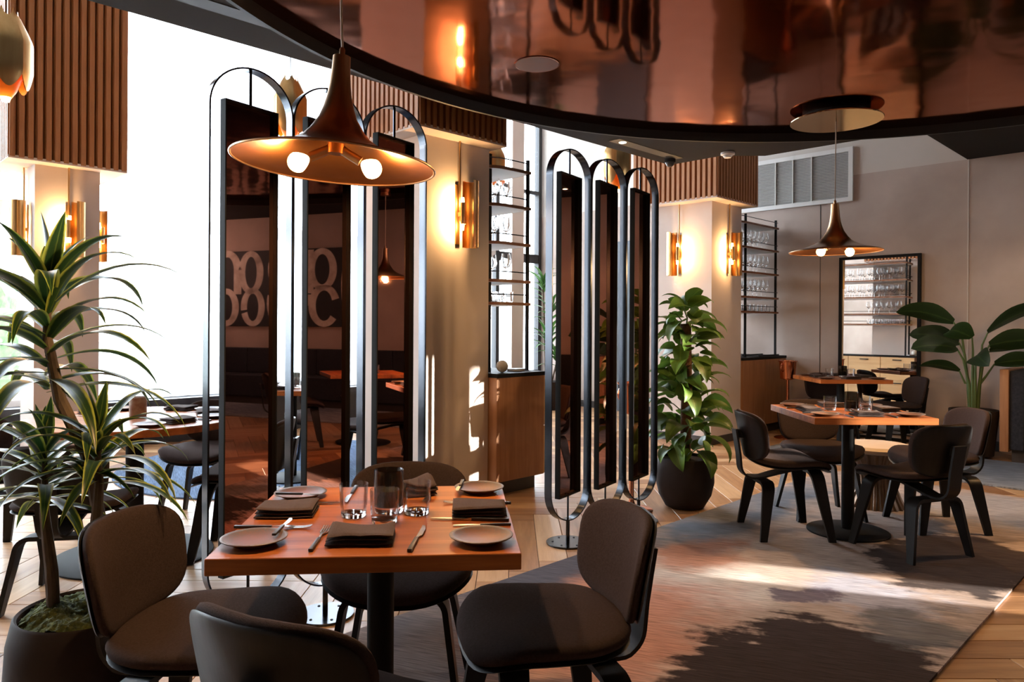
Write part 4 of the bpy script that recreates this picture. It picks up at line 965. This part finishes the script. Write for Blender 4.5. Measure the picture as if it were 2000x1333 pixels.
SHZ = [2.48, 2.195, 1.905, 1.615, 1.44]
def rack(label, poly, posts, railpts):
    t = thing('glass_rack', label, 'shelf', (0, 0, 0), YAW)
    for z in SHZ:
        s = MB().prism(poly, z-0.022, z).build('shelf', M_shelfwood, t)
        ins = [(poly[0][0]+(p[0]-poly[0][0])*1.0, p[1]) for p in poly]
        ca = sum(p[0] for p in poly)/len(poly); cb = sum(p[1] for p in poly)/len(poly)
        MB().prism([(ca+(p[0]-ca)*0.97, cb+(p[1]-cb)*0.97) for p in poly], z-0.0235, z-0.0222).build('shelf_underside', M_whitepanel, s)
        MB().tube([(p[0], p[1], z+0.06) for p in railpts], 0.0045, 6).build('rail', M_blackmetal, t)
    for p in posts: MB().box(p[0]-0.011, p[0]+0.011, p[1]-0.011, p[1]+0.011, 0.905, 2.57).build('upright', M_matteblack, t)
    return t
def shelf_poly(a0, a1, b0, b1, R):
    pts = [(a0+R-R*cos(pi/2*i/10), b0+R-R*sin(pi/2*i/10)) for i in range(11)]
    return [(a0, b1)] + pts + [(a1, b0), (a1, b1)]
P1 = shelf_poly(3.70, 4.18, 4.0, 5.40, 0.2)
rack('black rack of wine glasses on the sideboard right of the sunlit column', P1, [(3.795, 4.07), (4.155, 4.015), (4.155, 5.36), (3.73, 5.36)], [(3.71, 5.3)]+[(p[0]+0.008, p[1]+0.008) for p in P1[1:12]]+[(4.165, 4.008)])
P2 = shelf_poly(7.66, 8.70, 4.08, 4.62, 0.2)
rack('black rack packed with wine glasses on the sideboard by the plaster wall', P2, [(7.885, 4.10), (8.655, 4.10), (8.655, 4.58), (7.70, 4.58)], [(7.67, 4.6)]+[(p[0]+0.008, p[1]+0.008) for p in P2[1:12]]+[(8.69, 4.09)])
M_wine = principled('blown_glass', (0.97, 0.97, 0.97), 0.0, 0, 0.5, **{'Transmission Weight': 1.0, 'IOR': 1.46})[0]
wine_me = MB().lathe([(0, 0.0), (0.036, 0.0015), (0.034, 0.003), (0.006, 0.006), (0.0042, 0.02), (0.0042, 0.085), (0.010, 0.094), (0.030, 0.112), (0.042, 0.138), (0.043, 0.160), (0.033, 0.215), (0.0315, 0.215), (0.0412, 0.160), (0.040, 0.139), (0.028, 0.115), (0, 0.100)], 20).mesh('wine_glass', M_wine, angle=60)
short_me = MB().lathe([(0, 0.0), (0.028, 0.0), (0.031, 0.004), (0.034, 0.085), (0.0325, 0.085), (0.030, 0.008), (0, 0.008)], 18).mesh('short_glass', M_wine, angle=60)
ORD = ['first', 'second', 'third', 'fourth', 'fifth', 'sixth', 'seventh', 'eighth', 'ninth', 'tenth']
def put_glass(me, nm, a, b, z, label, group):
    o = link(nm, me, None, W(a, b, z+0.0005), random.uniform(0, 6)); tag(o, label, 'glass', group)
random.seed(12)
LV = {1: 'second-highest', 2: 'middle', 3: 'fourth', 4: 'lowest'}
for lv in (1, 2, 3):
    for r_ in range(3):
        for c_ in range(7):
            a = 3.80+0.125*r_ + (0.06 if (c_ == 0 and r_ == 0) else 0); b = 4.15+c_*0.165
            if lv == 3 and (c_ > 3 or r_ == 1): continue
            if c_ == 0 and r_ == 0: continue
            put_glass(wine_me, 'wine_glass', a, b, SHZ[lv], 'wine glass, %s shelf of left rack, row %s from left, %s from front' % (LV[lv], ORD[r_], ORD[c_]), 'wine glasses on the left rack')
for r_ in range(3):
    for c_ in range(6):
        put_glass(short_me, 'short_glass', 3.84+0.115*r_, 4.13+c_*0.1, SHZ[4], 'short glass, lowest shelf of left rack, row %s from left, %s from front' % (ORD[r_], ORD[c_]), 'short glasses on the left rack')
for lv in (1, 2, 3):
    for r_ in range(3):
        for c_ in range(8):
            put_glass(wine_me, 'wine_glass', 7.80+c_*0.11+0.02*(r_ % 2), 4.19+r_*0.13, SHZ[lv], 'wine glass, %s shelf of wall rack, row %s from front, %s from left' % (LV[lv], ORD[r_], ORD[c_]), 'wine glasses on the wall rack')
for r_ in range(2):
    for c_ in range(9):
        put_glass(short_me, 'short_glass', 7.78+c_*0.098, 4.16+r_*0.13, SHZ[4], 'short glass, lowest shelf of wall rack, row %s from front, %s from left' % (ORD[r_], ORD[c_]), 'short glasses on the wall rack')
# things on the counters
bm = bmesh.new(); bmesh.ops.create_icosphere(bm, subdivisions=4, radius=0.046)
for v in bm.verts: v.co *= 1+0.02*sin(v.co.x*90)*sin(v.co.y*80+1)*sin(v.co.z*70)
me = bpy.data.meshes.new('stone_ball'); bm.to_mesh(me); bm.free(); me.materials.append(M_stone)
for pl in me.polygons: pl.use_smooth = True
tag(link('stone_ball', me, None, W(3.84, 3.97, 0.951)), 'pale speckled stone ball on the left sideboard', 'ornament')
t = thing('book', 'small flat book lying beside the stone ball', 'book', W(4.02, 4.0, 0.9055), YAW+0.2)
MB().box(-0.065, 0.065, -0.045, 0.045, 0.0, 0.004).box(-0.065, 0.065, -0.045, 0.045, 0.016, 0.020).build('cover', M_handle, t)
MB().box(-0.06, 0.06, -0.042, 0.042, 0.0042, 0.0158).build('pages', M_white, t)
t = thing('water_tap', 'tall copper dispenser tap on the wall sideboard, arm to the left', 'tap', W(8.06, 4.34, 0.9055), YAW)
MB().lathe([(0, 0), (0.042, 0.0), (0.042, 0.36), (0.036, 0.385), (0, 0.39)], 24).build('tower', M_copper, t)
MB().tube([(-0.04, 0, 0.26), (-0.17, 0, 0.26)], 0.007, 8).build('spout', M_copper, t)
MB().tube([(-0.165, 0, 0.29), (-0.165, 0, 0.16)], 0.008, 8).build('nozzle', M_copper, t)
MB().tube([(0, 0, 0.385), (0, 0, 0.48)], 0.010, 8).build('lever', M_matteblack, t)
t = thing('tray', 'flat black tray on the wall sideboard', 'tray', W(8.32, 4.12, 0.9055), YAW)
MB().box(-0.26, 0.26, -0.10, 0.10, 0.0, 0.006).build('base', M_matteblack, t); MB().box(-0.26, 0.26, -0.106, -0.1, 0.0, 0.018).box(-0.26, 0.26, 0.1, 0.106, 0.0, 0.018).build('lip', M_matteblack, t)

def bucket(x, y, z0, label):
    t = thing('wine_bucket_stand', label, 'wine bucket', (x, y, z0), 0.6, 'copper wine buckets on stands')
    MB().lathe([(0, 0), (0.145, 0.0), (0.147, 0.006), (0.135, 0.014), (0.07, 0.026), (0.026, 0.045), (0.0175, 0.07), (0.0175, 0.655), (0.05, 0.662), (0.05, 0.668), (0, 0.668)], 36).build('stand', M_copper, t)
    MB().lathe([(0, 0.669), (0.074, 0.669), (0.082, 0.676), (0.094, 0.862), (0.104, 0.868), (0.104, 0.876), (0.092, 0.876), (0.078, 0.685), (0, 0.68)], 36).build('bucket', M_copper, t)
    for s in (-1, 1):
        MB().tube([(s*(0.092+0.035*sin(pi*i/8)), 0, 0.80+0.045*cos(pi*i/8)) for i in range(9)], 0.006, 8).build('handle', M_copper, t)
bucket(3.12, 8.24, 0.0, 'copper wine bucket on a tall stand, in front of the wall sideboard')
bucket(0.825, 5.0, 0.0, 'copper wine bucket on a stand behind the right hoop screens')
t = thing('drum_stool', 'round drum stool with cream top and bronze fluted waist behind the rear table', 'stool', (2.56, 5.12, 0.0125))
MB().lathe([(0, 0.38), (0.20, 0.38), (0.225, 0.392), (0.23, 0.41), (0.215, 0.43), (0.15, 0.438), (0, 0.44)], 48).build('seat_pad', M_cream, t)
mb = MB(); prof = [(0.19, 0.0), (0.16, 0.06), (0.125, 0.15), (0.12, 0.20), (0.14, 0.28), (0.185, 0.36), (0.20, 0.379)]
vs = []; fs = []; k = 96
for r_, z in prof:
    for i in range(k): rr = r_*(1+0.03*(1 if i % 4 < 2 else -1)); a = 2*pi*i/k; vs.append((rr*cos(a), rr*sin(a), z))
for j in range(len(prof)-1):
    for i in range(k): fs.append((j*k+i, j*k+(i+1) % k, (j+1)*k+(i+1) % k, (j+1)*k+i))
mb.add(vs, fs); mb.build('fluted_body', mottled('dark_bronze', (0.14, 0.09, 0.06), (0.20, 0.13, 0.09), 10, 0.4, metal=1.0), t)

# ------------------------------------------------------------------ plants
def blade_mesh(name, L, wd, e0, bend, mat, fold=0.25, peak=0.35, nv=10, twist=0.0, sharp=1.0):
    mb = MB(); vs = []; fs = []; uvs = []; x = z = 0.0; e = e0; ds = L/nv
    for j in range(nv+1):
        v = j/nv
        if v < peak: wv = wd*(0.28+0.72*sin(pi/2*v/peak))
        else: wv = wd*max(0.0, 1-((v-peak)/(1-peak))**1.6)**sharp
        tw = twist*v
        for i, u in enumerate((-1, -0.5, 0, 0.5, 1)):
            lift = fold*wv*abs(u)*0.5
            yy = u*wv/2*cos(tw); zz = lift + u*wv/2*sin(tw)
            vs.append((x - sin(e)*zz, yy, z + cos(e)*zz)); uvs.append((0.5+u/2, v))
        x += cos(e)*ds; z += sin(e)*ds; e -= bend/nv*(0.4+1.2*v)
    for j in range(nv):
        for i in range(4): a = j*5+i; fs.append((a, a+1, a+6, a+5))
    me = bpy.data.meshes.new(name); me.from_pydata(vs, [], fs); ul = me.uv_layers.new(name='UVMap')
    for lp in me.loops: ul.data[lp.index].uv = uvs[lp.vertex_index]
    for pl in me.polygons: pl.use_smooth = True
    me.materials.append(mat); return me
def pot_parts(t, prof, top_mat, rz, rr, bumpy):
    MB().lathe(prof, 56).build('pot', M_pot, t, angle=50)
    bm = bmesh.new(); bmesh.ops.create_grid(bm, x_segments=40, y_segments=40, size=rr)
    for v in list(bm.verts):
        if hypot(v.co.x, v.co.y) > rr: bm.verts.remove(v)
    for v in bm.verts:
        q = 1-(hypot(v.co.x, v.co.y)/rr)**2
        v.co.z = rz + bumpy*(0.35+q*0.65)*(1 + 0.35*sin(v.co.x*31+1)*sin(v.co.y*27)) + random.uniform(-0.007, 0.007)*(1 if bumpy > 0.01 else 0.2)
    me = bpy.data.meshes.new('moss'); bm.to_mesh(me); bm.free(); me.materials.append(top_mat)
    for pl in me.polygons: pl.use_smooth = True
    link('moss' if bumpy > 0.01 else 'soil', me, t)
# dracaena in the foreground left
random.seed(21)
t = thing('potted_dracaena', 'tall striped-leaf dracaena in a round dark pot at left', 'potted plant', (-1.325, 2.28, 0.0))
pot_parts(t, [(0, 0), (0.13, 0.0), (0.165, 0.02), (0.205, 0.11), (0.218, 0.20), (0.212, 0.30), (0.196, 0.372), (0.190, 0.378), (0.183, 0.372), (0.185, 0.34), (0, 0.33)], M_moss, 0.345, 0.183, 0.055)
heads = [((-0.115, -0.02, 1.05), 0.42, 42, 0.40), ((0.065, -0.06, 0.775), 0.20, 34, 0.30), ((-0.115, -0.03, 0.70), 0.22, 32, 0.28)]
canes = [[(0.01, 0.01, 0.34), (0.04, 0.01, 0.62), (0.0, 0.0, 0.85), (-0.075, -0.02, 1.03), (-0.115, -0.02, 1.22), (-0.115, -0.02, 1.42)],
         [(0.06, -0.04, 0.34), (0.055, -0.05, 0.62), (0.07, -0.06, 0.78), (0.065, -0.06, 0.92)],
         [(-0.07, -0.05, 0.34), (-0.085, -0.04, 0.50), (-0.115, -0.03, 0.68), (-0.115, -0.03, 0.90)]]
for c_ in canes: MB().tube(c_, [0.019]*(len(c_)-2)+[0.014, 0.005], 10).build('cane', M_bark, t)
DL = [blade_mesh('leaf', L, wd, radians(el), radians(bn), M_dracaena, 0.35, 0.32, 12) for (L, wd, el, bn) in ((0.40, 0.042, 58, 105), (0.38, 0.045, 42, 110), (0.42, 0.040, 26, 95), (0.36, 0.052, 74, 45), (0.40, 0.038, 8, 75), (0.32, 0.058, 88, 12))]
for (base, hgt, cnt, Lref) in heads:
    for i in range(cnt):
        f = i/(cnt-1)
        k = 5 if f > 0.93 else 3 if f > 0.84 else random.choice((0, 1)) if f > 0.6 else random.choice((1, 2, 2)) if f > 0.3 else random.choice((2, 4, 4))
        o = link('leaf', DL[k], t); q = Lref/0.38*random.uniform(0.88, 1.15)*(0.62 if f > 0.84 else 1.0)
        o.location = (base[0], base[1], base[2]+hgt*f*0.85); o.scale = (q, q*1.38, q)
        o.rotation_euler = (random.uniform(-0.15, 0.15), random.uniform(-0.12, 0.22), i*2.39996+random.uniform(-0.25, 0.25))
# climbing plant on a coir pole
t = thing('climbing_pothos', 'leafy green climbing plant on a pole in a round dark pot by the right screens', 'potted plant', (1.215, 5.10, 0.0))
pot_parts(t, [(0, 0), (0.11, 0.0), (0.135, 0.012), (0.18, 0.09), (0.200, 0.18), (0.198, 0.27), (0.185, 0.345), (0.180, 0.35), (0.174, 0.345), (0.176, 0.32), (0, 0.315)], M_soil, 0.325, 0.175, 0.008)
MB().tube([(0.0, 0, 0.32), (0.01, 0, 0.8), (0.0, 0, 1.28)], 0.038, 14).build('coir_pole', M_pole, t)
PLf = [blade_mesh('leaf', L, wd, radians(el), radians(bn), M_pothos, 0.28, 0.26, 8, sharp=1.0) for (L, wd, el, bn) in ((0.22, 0.125, 25, 95), (0.19, 0.11, 5, 75), (0.25, 0.13, 35, 115), (0.18, 0.105, -20, 50), (0.20, 0.11, 55, 100))]
for i in range(135):
    f = (i+0.5)/135; z = 0.36 + f*1.08; rr = 0.05 + random.uniform(0.0, 0.12)*(1.0-0.6*f); a = i*2.39996 + random.uniform(-0.4, 0.4)
    o = link('leaf', PLf[random.randrange(5) if f < 0.93 else 4], t); s = random.uniform(0.7, 1.2)
    if f > 0.9: rr *= 0.4
    o.location = (rr*cos(a), rr*sin(a), z); o.scale = (s, s, s); o.rotation_euler = (random.uniform(-0.8, 0.8), random.uniform(-0.4, 0.8), a+random.uniform(-0.7, 0.7))
for i in range(14):
    z = 0.36+i*0.078; a = i*2.4; MB().tube([(0.03*cos(a), 0.03*sin(a), z), (0.09*cos(a), 0.09*sin(a), z+0.05), (0.15*cos(a), 0.15*sin(a), z+0.06)], 0.004, 6).build('stem', M_stem, t)
MB().tube([(0.0, 0.0, 1.2), (0.01, 0, 1.32), (-0.03, 0, 1.44)], 0.006, 6).build('stem', M_stem, t)
# bird-of-paradise at right
t = thing('bird_of_paradise_plant', 'large paddle-leaved plant in a brown planter beside the banquette at right', 'potted plant', (4.52, 7.13, 0.013))
pot_parts(t, [(0, 0), (0.15, 0.0), (0.17, 0.01), (0.215, 0.44), (0.212, 0.45), (0.20, 0.445), (0.195, 0.41), (0, 0.40)], M_moss, 0.405, 0.195, 0.03)
PD = [blade_mesh('leaf', L, wd, radians(el), radians(bn), M_paddle, 0.2, 0.42, 12, sharp=0.62) for (L, wd, el, bn) in ((0.56, 0.28, 40, 60), (0.50, 0.26, 15, 50), (0.66, 0.26, 55, 60))]
spec = [(168, 0.26, 1.30, 0, 0.95), (185, 0.26, 1.05, 1, 0.95), (318, 0.16, 1.20, 2, 1.0), (335, 0.18, 1.02, 1, 0.9), (250, 0.14, 0.98, 1, 0.85), (300, 0.2, 1.08, 0, 0.9), (150, 0.18, 1.1, 0, 0.85), (165, 0.18, 0.82, 1, 0.75), (325, 0.24, 0.90, 1, 0.85), (225, 0.10, 1.15, 0, 0.8)]
for (dg, rr, z, k, s) in spec:
    a = radians(dg); x, y = rr*cos(a)*0.7, rr*sin(a)*0.7
    MB().tube([(0.03*cos(a), 0.03*sin(a), 0.40), (0.05*cos(a), 0.05*sin(a), 0.7), (x*0.6, y*0.6, z-0.12), (x, y, z)], [0.018, 0.014, 0.010, 0.007], 8).build('stalk', M_stem, t)
    o = link('leaf', PD[k], t); o.location = (x, y, z); o.scale = (s, s, s); o.rotation_euler = (random.choice((-1, 1))*random.uniform(0.5, 1.0), random.uniform(-0.2, 0.2), a)
# plant in the window corner
t = thing('corner_plant', 'tall leafy plant in the window corner behind the glass rack', 'potted plant', W(8.05, 7.35, 0.0), YAW)
MB().lathe([(0, 0), (0.17, 0), (0.21, 0.42), (0.195, 0.42), (0.18, 0.36), (0, 0.35)], 36).build('pot', M_pot, t)
CP = [blade_mesh('leaf', L, wd, radians(el), radians(bn), M_palm, 0.3, 0.35, 8) for (L, wd, el, bn) in ((0.42, 0.075, 50, 80), (0.36, 0.07, 30, 70), (0.40, 0.06, 70, 60))]
for (hx, hy, hz) in ((-0.10, -0.1, 1.02), (0.06, 0.0, 1.45), (-0.02, 0.08, 1.85), (0.14, -0.08, 0.75)):
    MB().tube([(hx*0.3, hy*0.3, 0.35), (hx, hy, hz)], 0.014, 8).build('stem', M_bark, t)
    for i in range(17):
        o = link('leaf', CP[i % 3], t); o.location = (hx, hy, hz-0.12+0.014*i); o.rotation_euler = (random.uniform(-0.2, 0.2), random.uniform(-0.3, 0.3), i*2.39996)
